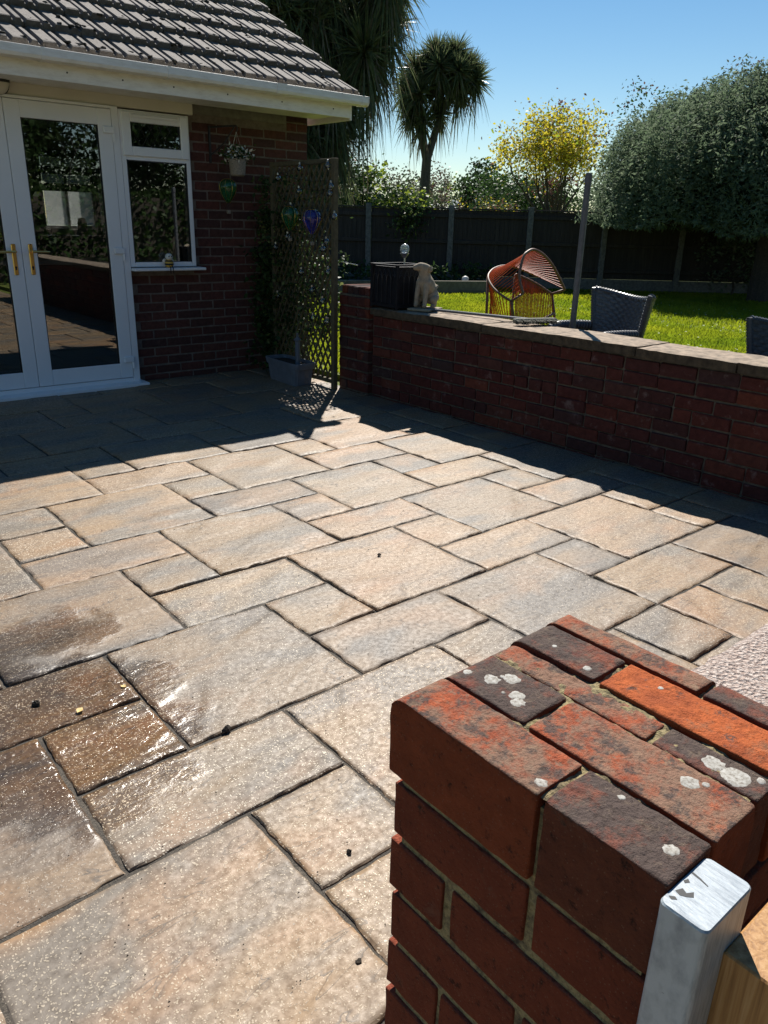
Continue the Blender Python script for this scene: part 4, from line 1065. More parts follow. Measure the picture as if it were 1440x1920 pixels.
# trough planter and stake
pt = thing('planter_trough', 'ribbed grey plastic trough planter standing at the foot of the trellis', 'planter', (3.825, 5.82, 0), R(-3))
b = MB(); vs = []; fs = []
Lh, Wh = .265, .112
ring = []
nr = 56
def rrect(L_, W_, k):
    t = 2 * math.pi * k / nr; c, s_ = math.cos(t), math.sin(t); e = .28
    return (math.copysign(abs(c) ** e, c) * W_, math.copysign(abs(s_) ** e, s_) * L_)
for z, sc in ((.0, .86), (.012, .88), (.150, .965)):
    for k in range(nr):
        x, y = rrect(Lh * sc, Wh * (sc - .05), k); q = 1 - (.020 if k % 2 else 0) * (0.012 <= z)
        vs.append((x * q, y * (q if abs(y) > Lh * .8 * sc else 1), z))
for i in range(2):
    for k in range(nr): fs.append((i * nr + k, i * nr + (k + 1) % nr, (i + 1) * nr + (k + 1) % nr, (i + 1) * nr + k))
fs.append(tuple(range(nr))[::-1]); b.add(vs, fs); b.build('body', M['planter'], pt)
b = MB(); vs = []; fs = []
for z, sc in ((.148, .97), (.148, 1.02), (.185, 1.06), (.200, 1.06), (.200, .99), (.165, .96)):
    for k in range(nr): x, y = rrect(Lh * sc, Wh * (sc - .03), k); vs.append((x, y, z))
for i in range(5):
    for k in range(nr): fs.append((i * nr + k, i * nr + (k + 1) % nr, (i + 1) * nr + (k + 1) % nr, (i + 1) * nr + k))
b.add(vs, fs); b.build('rim', M['planter'], pt)
b = MB(); b.add([(rrect(Lh * .96, Wh * .93, k)[0], rrect(Lh * .96, Wh * .93, k)[1], .172) for k in range(nr)], [tuple(range(nr))]); b.build('soil', M['soil'], pt)
b = MB(); b.tube([(0, 0, 0), (0, 0, .20)], .022, 12); b.lathe([(.016, .2), (.03, .205), (.032, .215), (.012, .235)], 12); b.tube([(0, 0, .235), (0, 0, .27)], .01, 8)
tag(b.build('garden_light', M['planter'], None, False, (3.84, 5.72, .17)), 'short grey solar stake light pushed into the trough planter soil', 'garden light')

# ================================================================== ON AND BEHIND THE LOW WALL
WT = .725
lp = thing('openwork_planter', 'square black planter with gothic arch tracery standing on the low wall', 'planter', (4.205, 4.815, WT))
S2 = .15; HH = .335
b = MB()
for x, y in ((-S2, -S2), (S2, -S2), (-S2, S2), (S2, S2)): b.box(x - .012, x + .012, y - .012, y + .012, 0, HH - .004, .002)
b.box(-S2 - .016, S2 + .016, -S2 - .016, -S2 + .012, HH - .014, HH, .002); b.box(-S2 - .016, S2 + .016, S2 - .012, S2 + .016, HH - .014, HH, .002)
b.box(-S2 - .016, -S2 + .012, -S2 + .012, S2 - .012, HH - .0145, HH - .0005); b.box(S2 - .012, S2 + .016, -S2 + .012, S2 - .012, HH - .0145, HH - .0005)
b.box(-S2, S2, -S2 - .010, -S2 + .010, .012, .04); b.box(-S2, S2, S2 - .01, S2 + .01, .012, .04); b.box(-S2 - .0105, -S2 + .0095, -S2 + .012, S2 - .012, .0125, .0395); b.box(S2 - .0095, S2 + .0105, -S2 + .012, S2 - .012, .0125, .0395)
b.build('frame', M['lantern'], lp)
b = MB(); b.box(-S2 + .006, S2 - .006, -S2 + .006, S2 - .006, .02, HH - .018); b.build('liner', M['lantern'], lp)
for side in range(4):
    b = MB(); Mz = Matrix.Rotation(side * math.pi / 2, 4, 'Z'); n = 5; w_ = (2 * S2 - .03) / n
    for k in range(n + 1):
        x = -S2 + .015 + k * w_; b.box(x - .002, x + .002, -S2 - .004, -S2 + .001, .04, .205, M=Mz)
    for k in range(n):
        for wide in (1, 2):
            if k + wide > n: continue
            xa = -S2 + .015 + k * w_; xb = xa + w_ * wide; h_ = .052 * wide
            for sgn, x0_ in ((1, xa), (-1, xb)):
                pts = [Mz @ Vector((x0_ + sgn * (xb - xa) / 2 * (1 - math.cos(t)), -S2 - .0015 - .0006 * wide, .205 + h_ * math.sin(t))) for t in np.linspace(0, math.pi / 2, 6)]
                b.tube(pts, .0017, 4)
    b.build('tracery', M['lantern_line'], lp)
sg = thing('solar_globe', 'crackle glass solar globe light on a short steel stem above the black planter', 'solar light', (4.27, 4.83, WT + .275))
b = MB(); b.tube([(0, 0, 0), (0, 0, .105)], .007, 10); b.build('stem', M['steel'], sg)
b = MB(); b.lathe([(.008, .10), (.016, .108), (.030, .128), (.034, .134)], 16); b.build('cup', M['steel'], sg)
for k in range(4): a = math.pi / 2 * k; b = MB(); b.tube([(.008 * math.cos(a), .008 * math.sin(a), .10), (.028 * math.cos(a), .028 * math.sin(a), .125), (.039 * math.cos(a), .039 * math.sin(a), .152)], .0025, 5); b.build('prong', M['steel'], sg)
b = MB(); b.lathe([(.037 * math.sin(t), .166 - .041 * math.cos(t)) for t in np.linspace(.12, math.pi - .05, 14)], 20); b.build('globe', M['globe'], sg, True)

# stone dog, one continuous skinned body
def skin_obj(name, nodes, edges, mat, parent=None, loc=(0, 0, 0), rz=0, sub=2, scale=1.0):
    me = bpy.data.meshes.new(name); me.from_pydata([tuple(c * scale for c in p[:3]) for p in nodes], edges, [])
    o = link(name, me, parent, loc); o.rotation_euler = (0, 0, rz)
    md = o.modifiers.new('skin', 'SKIN'); sk = me.skin_vertices[0].data
    for i, p in enumerate(nodes):
        r_ = p[3] if hasattr(p[3], '__len__') else (p[3], p[3]); sk[i].radius = (r_[0] * scale, r_[1] * scale); sk[i].use_root = (i == 0)
    md.use_smooth_shade = True; s_ = o.modifiers.new('sub', 'SUBSURF'); s_.levels = sub; s_.render_levels = sub
    dg = bpy.context.evaluated_depsgraph_get(); ev = bpy.data.meshes.new_from_object(o.evaluated_get(dg)); o.modifiers.clear(); o.data = ev
    ev.materials.clear(); ev.materials.append(mat); return o
dog = thing('dog_statue', 'pale cast stone dog statue sitting on the low wall beside the black planter', 'statue', (4.255, 4.555, WT), R(200))
ND = [(-.03, 0, .075, .052), (-.005, 0, .12, .050), (.015, 0, .16, .040), (.022, 0, .195, .030), (.028, 0, .222, .032), (.044, -.014, .222, .025), (.060, -.036, .216, .0165), (.068, -.050, .214, .0125),   # 0-7 spine, head, muzzle
      (.035, .026, .125, .020), (.050, .027, .07, .0145), (.055, .027, .022, .0135), (.070, .027, .014, .012),      # 8-11 foreleg
      (.035, -.026, .125, .020), (.050, -.027, .07, .0145), (.055, -.027, .022, .0135), (.070, -.027, .014, .012),  # 12-15
      (-.028, .042, .055, .034), (.005, .052, .045, .024), (-.012, .052, .018, .016), (.020, .052, .014, .013),       # 16-19 haunch
      (-.028, -.042, .055, .034), (.005, -.052, .045, .024), (-.012, -.052, .018, .016), (.020, -.052, .014, .013),   # 20-23
      (-.075, 0, .028, .014), (-.088, .03, .014, .010),                                                                # tail
      (.022, .030, .222, .014), (.018, .038, .192, .013), (.022, -.030, .222, .014), (.018, -.038, .192, .013)]        # ears
ED = [(0, 1), (1, 2), (2, 3), (3, 4), (4, 5), (5, 6), (6, 7), (1, 8), (8, 9), (9, 10), (10, 11), (1, 12), (12, 13), (13, 14), (14, 15), (0, 16), (16, 17), (17, 18), (18, 19), (0, 20), (20, 21), (21, 22), (22, 23), (0, 24), (24, 25), (4, 26), (26, 27), (4, 28), (28, 29)]
d_ = skin_obj('body', ND, ED, M['dog'], dog, (0, 0, .012)); d_.scale = (1.42, 1.36, 1.42)
b = MB(); b.box(-.125, .115, -.095, .095, 0, .018, .004); b.build('base', M['dog'], dog)
b = MB(); b.lathe([(.004, 0), (.007, .004), (.004, .009)], 8); b.v = [(.104 + q[0] * .8, -.080 - q[2] * .6, .318 + q[1]) for q in b.v]; b.build('nose', M['dog'], dog, True)
# broom lying on the coping
br = thing('broom', 'dark broom lying along the top of the low wall with its handle towards the dog', 'broom', (4.30, 3.5, WT + .014))
b = MB(); b.tube([(-.075, 1.0, .0), (.02, .07, .014)], .0105, 10); b.build('handle', M['pole'], br)
b = MB(); b.box(-.15, .17, -.028, .030, -.004, .030, .008); hd = b.build('broom_head', M['broom'], br); hd.rotation_euler = (0, 0, R(-22))
n = 900; P = np.stack([rng.uniform(-.15, .17, n), rng.uniform(-.03, .0, n), rng.uniform(-.006, .024, n)], 1); D = np.stack([rng.normal(0, .006, n), rng.uniform(-.055, -.035, n), rng.normal(-.002, .004, n)], 1)
q = np.stack([P, P + (.0025, 0, 0), P + D + (.002, 0, 0), P + D], 1); bb = quads('bristles', q, M['broom'], br); stuff(bb); bb.rotation_euler = (0, 0, R(-22))

# parasol pole behind the wall
pole = thing('parasol_pole', 'bare grey parasol pole standing upright behind the low wall', 'pole', (4.62, 3.41, -.06))
b = MB(); b.lathe([(.021, 0), (.021, 1.755), (.019, 1.76)], 14); b.build('pole', M['pole'], pole)
b = MB(); b.lathe([(.26, 0), (.27, .03), (.25, .07), (.06, .09), (.035, .30), (.03, .32)], 24); b.build('base', M['pole'], pole)
b = MB(); b.lathe([(.0245, 1.70), (.0245, 1.745)], 14); b.build('collar', M['pole'], pole)

# woven armchairs
def wicker_chair(label, loc, rz, grp):
    t = thing('wicker_armchair', label, 'armchair', loc, rz, grp)
    def strip_panel(fn, nu, nv, wv=.0055, name='back'):
        """real over-under weave: horizontal bands on a curved sheet, each wavy over the stakes"""
        b = MB(); sub = 3
        for j in range(nv):
            v0, v1 = (j - .02) / nv, (j + 1.02) / nv; vs = []; fs = []
            for i in range(nu * sub + 1):
                u = i / (nu * sub); off = wv * math.cos(math.pi * (u * nu + j))
                for v in (v0, (v0 + v1) / 2, v1):
                    p, nrm = fn(u, v); vs.append(p + nrm * (off + (wv * .5 if v not in (v0, v1) else 0)))
            for i in range(nu * sub):
                for e in (0, 1): fs.append((i * 3 + e, i * 3 + e + 1, (i + 1) * 3 + e + 1, (i + 1) * 3 + e))
            b.add(vs, fs)
        return b.build(name, M['wicker'], t, True)
    def back(u, v):       # u across, v up; the wings flare outwards and forwards
        s_ = u * 2 - 1; z = .36 + v * (.50 + .05 * s_ * s_); wd = .25 + .11 * v; x = s_ * wd; y = .20 + .10 * v - (.16 * abs(s_) ** 3) * (.4 + .6 * v)
        return Vector((x, y, z)), Vector((-s_ * .5, -1, 0.15)).normalized()
    for side in (0, 1):
        f = (lambda u, v: back(u, v)) if side == 0 else (lambda u, v: (back(u, v)[0] - back(u, v)[1] * .030, -back(u, v)[1]))
        strip_panel(f, 18, 22)
    rim = [back(0, v)[0] - back(0, v)[1] * .015 for v in np.linspace(0, 1, 8)] + [back(u, 1)[0] - back(u, 1)[1] * .015 for u in np.linspace(.03, .97, 22)] + [back(1, v)[0] - back(1, v)[1] * .015 for v in np.linspace(1, 0, 8)]
    b = MB(); b.tube(rim, .021, 8)
    L = 0
    for i in range(len(rim) - 1):                       # wrapped strands round the rim
        a_, c_ = Vector(rim[i]), Vector(rim[i + 1]); m_ = max(1, int((c_ - a_).length / .020))
        for k in range(m_):
            p = a_.lerp(c_, (k + .5) / m_); d = (c_ - a_).normalized() * .006; b.tube([p - d, p + d], .0245, 8)
    b.build('rim', M['wicker'], t)
    for s_ in (-1, 1):
        arm = [Vector((s_ * .31, .12, .63)), Vector((s_ * .325, 0, .635)), Vector((s_ * .33, -.16, .63)), Vector((s_ * .325, -.24, .60)), Vector((s_ * .32, -.275, .52)), Vector((s_ * .315, -.285, .36))]
        b = MB(); b.tube(arm, [.03, .032, .033, .032, .03, .028], 10)
        for i in range(len(arm) - 1):
            m_ = max(1, int((arm[i + 1] - arm[i]).length / .022))
            for k in range(m_):
                p = arm[i].lerp(arm[i + 1], (k + .5) / m_); d = (arm[i + 1] - arm[i]).normalized() * .0065; b.tube([p - d, p + d], .0365, 10)
        b.build('arm', M['wicker'], t, True)
        def sidep(u, v, s_=s_): return Vector((s_ * (.315 + .004 * v), .16 - u * .43, .30 + v * (.31 - .10 * max(0, u - .8) / .2 * v))), Vector((s_, 0, 0))
        strip_panel(sidep, 12, 14, name='side_panel')
    b = MB(); b.box(-.31, .31, -.29, .20, .30, .36, .012); b.build('seat_frame', M['wicker'], t)
    b = MB(); b.box(-.28, .28, -.275, .17, .362, .43, .025); b.build('cushion', M['pole'], t)
    for x, y in ((-.28, -.26), (.28, -.26), (-.26, .17), (.26, .17)):
        b = MB(); b.tube([(x, y, .30), (x * 1.02, y * 1.03, 0)], [.02, .016], 8); b.build('leg', M['wicker'], t)
    return t
GA = 'woven garden armchairs behind the wall'
wicker_chair('dark grey woven armchair standing beside the parasol pole behind the wall', (5.14, 3.55, 0), R(-112), GA)
wicker_chair('dark grey woven armchair cut off by the right edge of the photo', (5.30, 2.14, -.10), R(-80), GA)

# orange string chair on the lawn
oc = thing('string_chair', 'orange corded lounge chair with an arched hood standing on the sunny lawn', 'chair', (7.70, 6.38, .0))
e1 = Vector((.766, -.642, 0)); e2 = Vector((0, 0, 1)); e3 = Vector((-.649, -.760, 0)); mpp = .00669
def oc_p(u, w_, d): return e1 * (u * mpp) + e2 * (w_ * mpp + .12) + e3 * d
def smooth(L, k=5):
    out = []
    for i in range(len(L) - 1):
        p0, p1, p2, p3 = L[max(i - 1, 0)], L[i], L[i + 1], L[min(i + 2, len(L) - 1)]
        for q in range(k): t = q / k; out.append(.5 * (2 * p1 + (p2 - p0) * t + (2 * p0 - 5 * p1 + 4 * p2 - p3) * t * t + (3 * p1 - p0 - 3 * p2 + p3) * t ** 3))
    return out + [L[-1]]
A = smooth([oc_p(*p) for p in ((-19, 73, .32), (-25, 92, .27), (-26, 108, .22), (-19, 134, .12), (-11, 142, .06), (0, 146, .0), (12, 143, -.04), (24, 136, -.08), (37, 125, -.13), (50, 110, -.18), (62, 93, -.23), (74, 75, -.28))])
B = smooth([oc_p(*p) for p in ((-40, 60, .36), (-55, 68, .30), (-68, 78, .20), (-75, 88, .09), (-77, 97, -.02), (-72, 104, -.14), (-62, 110, -.26), (-45, 114, -.38), (-25, 113, -.50), (0, 106, -.60), (30, 95, -.68))])
Cr = smooth([oc_p(*p) for p in ((-21, 100, -.30), (-5, 95, -.32), (12, 88, -.34), (30, 79, -.36), (54, 65, -.40))])
def samp(L, t):
    f_ = t * (len(L) - 1); i = min(int(f_), len(L) - 2); return L[i].lerp(L[i + 1], f_ - i)
b = MB(); b.tube(A, .017, 8); b.tube(B, .015, 8); b.build('hoop', M['frame_rust'], oc, True)
b = MB(); b.tube(Cr, .016, 8); b.tube([A[-1], Cr[-1]], .016, 8); b.tube([B[0], A[0]], .014, 8); b.build('rail', M['frame_rust'], oc, True)
E_ = [oc_p(-24, -4, .10), oc_p(14, 13, -.08), oc_p(58, 31, -.28)]; F_ = [oc_p(-74, -6, .0), oc_p(-52, 5, .12), oc_p(-34, 16, .20)]
b = MB(); b.tube(E_, .016, 8); b.tube(F_, .016, 8)
b.tube([B[0], oc_p(-32, 30, .30), oc_p(-20, -14, .22)], .017, 8); b.tube([Cr[-1], oc_p(60, 34, -.36), oc_p(66, -6, -.34)], .017, 8); b.tube([B[20], oc_p(-76, 40, .0), oc_p(-75, -14, .0)], .017, 8); b.tube([Cr[0], oc_p(-24, -14, -.30)], .015, 8); b.build('frame', M['frame_rust'], oc, True)
b = MB()
for k in range(36): t_ = (k + .5) / 36; b.tube([samp(A, t_), samp(B, t_)], .0048, 5)
b.build('hood_cord', M['cord_orange'], oc)
b = MB()
for k in range(26): t_ = (k + .5) / 26; b.tube([samp(Cr, t_), samp(E_, t_ * .97 + .015)], .0066, 5)
for k in range(15):
    t_ = (k + .5) / 15; b.tube([samp(B, t_ * .62), samp(F_, 1 - t_ * .98) if t_ < .7 else samp(F_, .02 + (1 - t_) * .9)], .0062, 5)
for k in range(18): t_ = (k + .5) / 18; b.tube([samp(E_, t_), samp([oc_p(-2, -22, .2), oc_p(72, 4, -.1)], t_)], .0062, 5)
b.build('body_cord', M['cord_orange'], oc)
# white cane in the border
b = MB(); b.tube([(0, 0, 0), (.18, -.16, -.045)], .006, 6); b.tube([(0, 0, 0), (-.05, .12, -.95)], .005, 6)
tag(b.build('lounger_arm', M['upvc'], None, False, (5.66, 7.58, .93)), 'thin white tube of garden furniture beyond the trellis post', 'tube')
# ================================================================== LAWN, FENCE, PLANTING
n_l = MB()
lx0, ly0, lx1 = 4.42, -3.0, 24.0
structure(MB().box(4.4, 40, -20, 40, -.3, -.004).build('lawn', M['lawn']))
def blades(n, x0, x1, y0, y1, hmin, hmax, keep):
    xy = np.stack([rng.uniform(x0, x1, n), rng.uniform(y0, y1, n)], 1); xy = xy[keep(xy)]; m = len(xy)
    a = rng.uniform(0, 2 * np.pi, m); h = rng.uniform(hmin, hmax, m); w_ = .006 + .00025 * np.hypot(xy[:, 0], xy[:, 1]) ** 1.2
    p = np.concatenate([xy, np.full((m, 1), -.004)], 1); s = np.stack([np.cos(a), np.sin(a), np.zeros(m)], 1) * w_[:, None]
    lean = np.stack([rng.normal(0, .4, m) * h, rng.normal(0, .4, m) * h, h], 1)
    return np.stack([p - s, p + s, p + lean + s * .25, p + lean - s * .25], 1)
def inview(xy):
    d = np.arctan2(xy[:, 1], xy[:, 0]); r_ = np.hypot(xy[:, 0], xy[:, 1]); return (d > .30) & (d < 1.10) & (r_ < 22)
B_ = np.concatenate([blades(150000, 4.45, 11, 1, 14, .02, .05, inview), blades(190000, 9, 21, 2, 21, .02, .055, inview)])
stuff(tag(quads('grass', B_, M['grass']), 'short bright green grass of the lawn behind the low wall', 'grass'))
n = 260; P = []
while len(P) < n:
    x, y = rng.uniform(6.5, 15), rng.uniform(2, 9)
    if noise.noise(Vector((x * .8, y * .8, 4))) > .0: P.append((x, y, .035))
P = np.array(P); r_ = rng.uniform(.010, .018, (n, 1)); V4 = np.stack([P + np.concatenate([r_, 0 * r_, 0 * r_], 1), P + np.concatenate([0 * r_, r_, 0 * r_], 1), P - np.concatenate([r_, 0 * r_, 0 * r_], 1), P - np.concatenate([0 * r_, r_, 0 * r_], 1)], 1)
stuff(tag(quads('daisies', V4, M['daisy']), 'scatter of small white daisies in the sunny strip of lawn', 'daisies'))

# fence of dark boards between concrete posts
FP = [(7.35, 18.18), (8.811, 16.935), (10.267, 15.692), (11.683, 14.482), (13.097, 13.275), (14.453, 12.117), (15.742, 11.016), (17.075, 9.877), (18.405, 8.741), (19.733, 7.607), (21.059, 6.474), (22.4, 5.33), (23.7, 4.22)]
fence = thing('garden_fence', 'dark wooden board fence with concrete posts along the far end of the lawn', 'fence', (14.453, 12.117, 0))
FO = Vector((14.453, 12.117, 0))
for i, (x, y) in enumerate(FP):
    b = MB(); b.box(-.06, .06, -.06, .06, -.1, 1.76, .008); o = b.build('post', M['concrete_post'], fence, False, (x - FO.x, y - FO.y, 0)); o.rotation_euler = (0, 0, R(-40.5))
for i in range(len(FP) - 1):
    a = Vector((*FP[i], 0)); c = Vector((*FP[i + 1], 0)); d = (c - a); L = d.length; d.normalize(); ang = math.atan2(d.y, d.x)
    b = MB(); b.box(.062, L - .062, -.024, .024, -.05, .26, .004); o = b.build('gravel_board', M['concrete_post'], fence, False, (a.x - FO.x, a.y - FO.y, 0)); o.rotation_euler = (0, 0, ang)
    b = MB(); nb = int((L - .13) / .10); bw = (L - .13) / nb
    for k in range(nb):
        x0 = .065 + k * bw; z1 = 1.665 + random.uniform(-.004, .004)
        b.add([(x0, .014, .262), (x0 + bw + .012, .026, .262), (x0 + bw + .012, .026, z1), (x0, .014, z1), (x0, .008, .262), (x0 + bw + .012, .008, .262), (x0 + bw + .012, .008, z1), (x0, .008, z1)],
              [(0, 1, 2, 3), (4, 7, 6, 5), (0, 3, 7, 4), (1, 5, 6, 2), (3, 2, 6, 7)])
    o = stuff(b.build('fence_boards', M['fence'], fence, False, (a.x - FO.x, a.y - FO.y, 0))); o.rotation_euler = (0, 0, ang)
    b = MB()
    for z in (.40, .95, 1.5): b.box(.062, L - .062, -.034, .007, z, z + .075, .004)
    o = b.build('rail', M['fence'], fence, False, (a.x - FO.x, a.y - FO.y, 0)); o.rotation_euler = (0, 0, ang)
    b = MB(); b.box(.062, L - .062, -.03, .036, 1.672, 1.702, .005); o = b.build('capping', M['fence'], fence, False, (a.x - FO.x, a.y - FO.y, 0)); o.rotation_euler = (0, 0, ang)
# sleeper-edged border in front of the fence
rb = thing('raised_bed', 'grey timber sleeper edging a raised border below the fence', 'raised bed', (10.8, 12.4, 0))
for (xa, ya, xb, yb) in ((5.6, 14.85, 9.12, 13.18), (9.14, 13.17, 12.6, 11.53)):
    L = math.hypot(xb - xa, yb - ya); b = MB(); b.box(0, L - .01, 0, .10, -.02, .255, .008); o = b.build('sleeper', M['sleeper'], rb, False, (xa - 10.8, ya - 12.4, 0)); o.rotation_euler = (0, 0, math.atan2(yb - ya, xb - xa))
L = .9; b = MB(); b.box(0, L, 0, .10, -.02, .2545, .008); o = b.build('sleeper', M['sleeper'], rb, False, (12.72 - 10.8, 11.57 - 12.4, 0)); o.rotation_euler = (0, 0, math.atan2(.76, .65))
b = MB(); b.add([(5.7 - 10.8, 14.9 - 12.4, .19), (12.6 - 10.8, 11.63 - 12.4, .19), (13.6 - 10.8, 12.8 - 12.4, .19), (7.0 - 10.8, 18.4 - 12.4, .19)], [(0, 1, 2, 3)]); b.build('bed_soil', M['soil'], rb)
n = 2600; P = np.stack([rng.uniform(0, 1, n), rng.uniform(.25, 1, n), rng.uniform(.2, .55, n)], 1); X = 5.7 + 7.2 * P[:, 0] + P[:, 1] * .9; Y = 14.9 - 3.3 * P[:, 0] + P[:, 1] * (1.0 + 2 * (1 - P[:, 0]))
P = np.stack([X - 10.8, Y - 12.4, P[:, 2] * (.5 + .5 * np.abs(np.sin(X * 3)))], 1); stuff(quads('border_leaves', leaves(n, P, .12, .5, .3), [M['leaf_dark'], M['leaf_green']], rb, (rng.random(n) < .3).astype(int)))
b = MB(); b.lathe([(.075 * math.sin(t), .075 - .075 * math.cos(t)) for t in np.linspace(.1, math.pi - .05, 12)], 18); tag(b.build('white_globe', M['bee_w'], None, True, (12.35, 12.0, .19)), 'white ball ornament lying in the border before the fence', 'ornament')

def limb(b, p, d, L, r, depth, tips, spread=.7, seg=4, gravity=0.0, rr=random):
    pts = [Vector(p)]; d = Vector(d).normalized(); rad = [r]
    for s_ in range(seg):
        d = (d + Vector((rr.uniform(-.25, .25), rr.uniform(-.25, .25), rr.uniform(-.15, .2) + gravity))).normalized(); pts.append(pts[-1] + d * L / seg); rad.append(r * (1 - .55 * (s_ + 1) / seg))
    b.tube(pts, rad, 6 if depth > 1 else 4, cap=False)
    if depth == 0: tips.append((pts[-1], d)); tips.append((pts[-2], d)); return
    for k in range(rr.choice((2, 3, 3))):
        e = Vector((rr.gauss(0, 1), rr.gauss(0, 1), rr.gauss(0.25, .7))).normalized()
        limb(b, pts[-1 - (k % 2)], (d + e * spread).normalized(), L * rr.uniform(.6, .8), rad[-1 - (k % 2)] * .8, depth - 1, tips, spread, seg, gravity, rr)
def leafy_tree(name, label, cat, loc, h, rad, mats, probs, n, leaf, trunk_r=.12, trunk_h=None, seed=1, grp=None, sq=1.0, clump=.5, aspect=.55, droop=0.0, depth=3, shape=None, trunk_mat=None, nclump=60):
    """tapered trunk and limbs; crown of leaf clumps spread through its volume"""
    r_ = np.random.default_rng(seed); rr = random.Random(seed)
    t = thing(name, label, cat, loc, 0, grp); th = trunk_h if trunk_h is not None else h * .35
    b = MB(); tips = []; b.tube([(0, 0, -.1), (rr.uniform(-.1, .1), rr.uniform(-.1, .1), th * .5), (rr.uniform(-.1, .1), 0, th)], [trunk_r * 1.25, trunk_r, trunk_r * .85], 8)
    for k in range(4):
        a = 1.57 * k + rr.uniform(-.4, .4); limb(b, (0, 0, th * rr.uniform(.8, 1)), (math.cos(a) * .7, math.sin(a) * .7, .9), (h - th) * .38, trunk_r * .55, depth - 1, tips, rr=rr)
    b.build('trunk', trunk_mat or M['bark'], t)
    cz = (h + th * .8) / 2; hz = (h - th * .8) / 2
    C = []
    while len(C) < nclump:
        p = r_.normal(size=3); p /= np.linalg.norm(p); p = p * r_.uniform(.35, 1) ** .6
        if shape is not None and not shape(p): continue
        C.append((p[0] * rad, p[1] * rad * sq, cz + p[2] * hz))
    C = np.array(C); ci = r_.integers(0, len(C), n); sz = r_.uniform(.5, 1.1, len(C))[ci, None]
    P = C[ci] + np.clip(r_.normal(size=(n, 3)), -2, 2) * clump * sz * (1, 1, .75)
    quads('crown', leaves(n, P, leaf, aspect, droop, r=r_), [M[m] for m in mats], t, r_.choice(len(mats), n, p=probs))
    return t

# weeping silver pear: a dense dome of drooping narrow leaves on a dark trunk
pear = thing('weeping_pear_tree', 'large dome shaped grey green weeping tree on the right of the lawn', 'tree', (16.75, 7.75, 0))
rr = random.Random(4); b = MB(); tips = []
b.tube([(0, 0, -.1), (.02, .03, .9), (-.08, .02, 1.7), (.03, -.02, 2.4)], [.24, .19, .17, .16], 10)
for k in range(9):
    a = .7 * k; limb(b, (0, 0, rr.uniform(1.5, 2.4)), (math.cos(a), math.sin(a), rr.uniform(.1, .5)), 1.15, .09, 2, tips, .5, rr=rr)
b.build('trunk', M['bark'], pear)
r2 = np.random.default_rng(8)
CX_, CY_, RX, ZB, ZT = .74, .62, 3.55, 1.55, 4.55
PS = []; DR = []
nst = 6200
for k in range(nst):
    p = r2.normal(size=3); p /= np.linalg.norm(p)
    if p[2] < -.25: p[2] = -p[2]
    rad_ = r2.uniform(.80, 1.0) if r2.random() < .8 else r2.uniform(.3, .8)
    lump = 1 + .085 * noise.noise(Vector(p * 2.4)) + .075 * noise.noise(Vector(p * 6.5))
    x, y = CX_ + p[0] * RX * rad_ * lump, CY_ + p[1] * RX * rad_ * lump; z = 2.1 + (ZT - 2.1) * max(p[2], -.12) * rad_ * lump
    Ls = r2.uniform(.35, 1.0); m_ = int(26 * Ls) + 10
    out = np.array([p[0], p[1], 0]); s = np.linspace(0, 1, m_)[:, None]
    st = np.array([x, y, z]) + out * s * .22 * (p[2] + .3) + np.array([0, 0, -1]) * s * Ls * (1.0 - .45 * p[2]) + r2.normal(size=(m_, 3)) * .035
    st[:, 2] = np.maximum(st[:, 2], ZB + .25 * noise.noise(Vector((x * .9, y * .9, 1))) - .12)
    PS.append(st)
PS = np.concatenate(PS); n = len(PS)
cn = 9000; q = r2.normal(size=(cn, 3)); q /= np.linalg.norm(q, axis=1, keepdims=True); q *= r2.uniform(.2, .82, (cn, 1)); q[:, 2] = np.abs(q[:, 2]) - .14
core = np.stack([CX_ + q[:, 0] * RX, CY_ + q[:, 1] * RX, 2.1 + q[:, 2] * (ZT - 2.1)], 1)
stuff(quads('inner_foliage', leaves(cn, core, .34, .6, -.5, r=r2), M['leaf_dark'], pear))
quads('crown', leaves(n, PS, .10, .30, -.55, r=r2), M['leaf_pear'], pear)

# cabbage palms (cordylines)
def sword_leaves(c, n, L, r_, wid=.05, up=.5, seg=4, down=0.6):
    """n long pointed leaves bursting from point c; lower ones droop"""
    d = r_.normal(size=(n, 3)); d[:, 2] += up; d /= np.linalg.norm(d, axis=1, keepdims=True)
    LL = L * r_.uniform(.7, 1.15, (n, 1)); s = np.cross(d, r_.normal(size=(n, 3))); s /= np.linalg.norm(s, axis=1, keepdims=True) + 1e-9
    g_ = np.array([0, 0, -1.0]) * r_.uniform(.15, 1, (n, 1)) * down; out = []; prev = None
    for k in range(seg + 1):
        t = k / seg; p = c + d * LL * t + g_ * LL * t * t * (1.15 - d[:, 2:3]) * .6; w_ = wid * (1 - t ** 1.6) * .5 + .002
        cur = (p - s * w_, p + s * w_)
        if prev is not None: out.append(np.stack([prev[0], prev[1], cur[1], cur[0]], 1))
        prev = cur
    return np.concatenate(out)
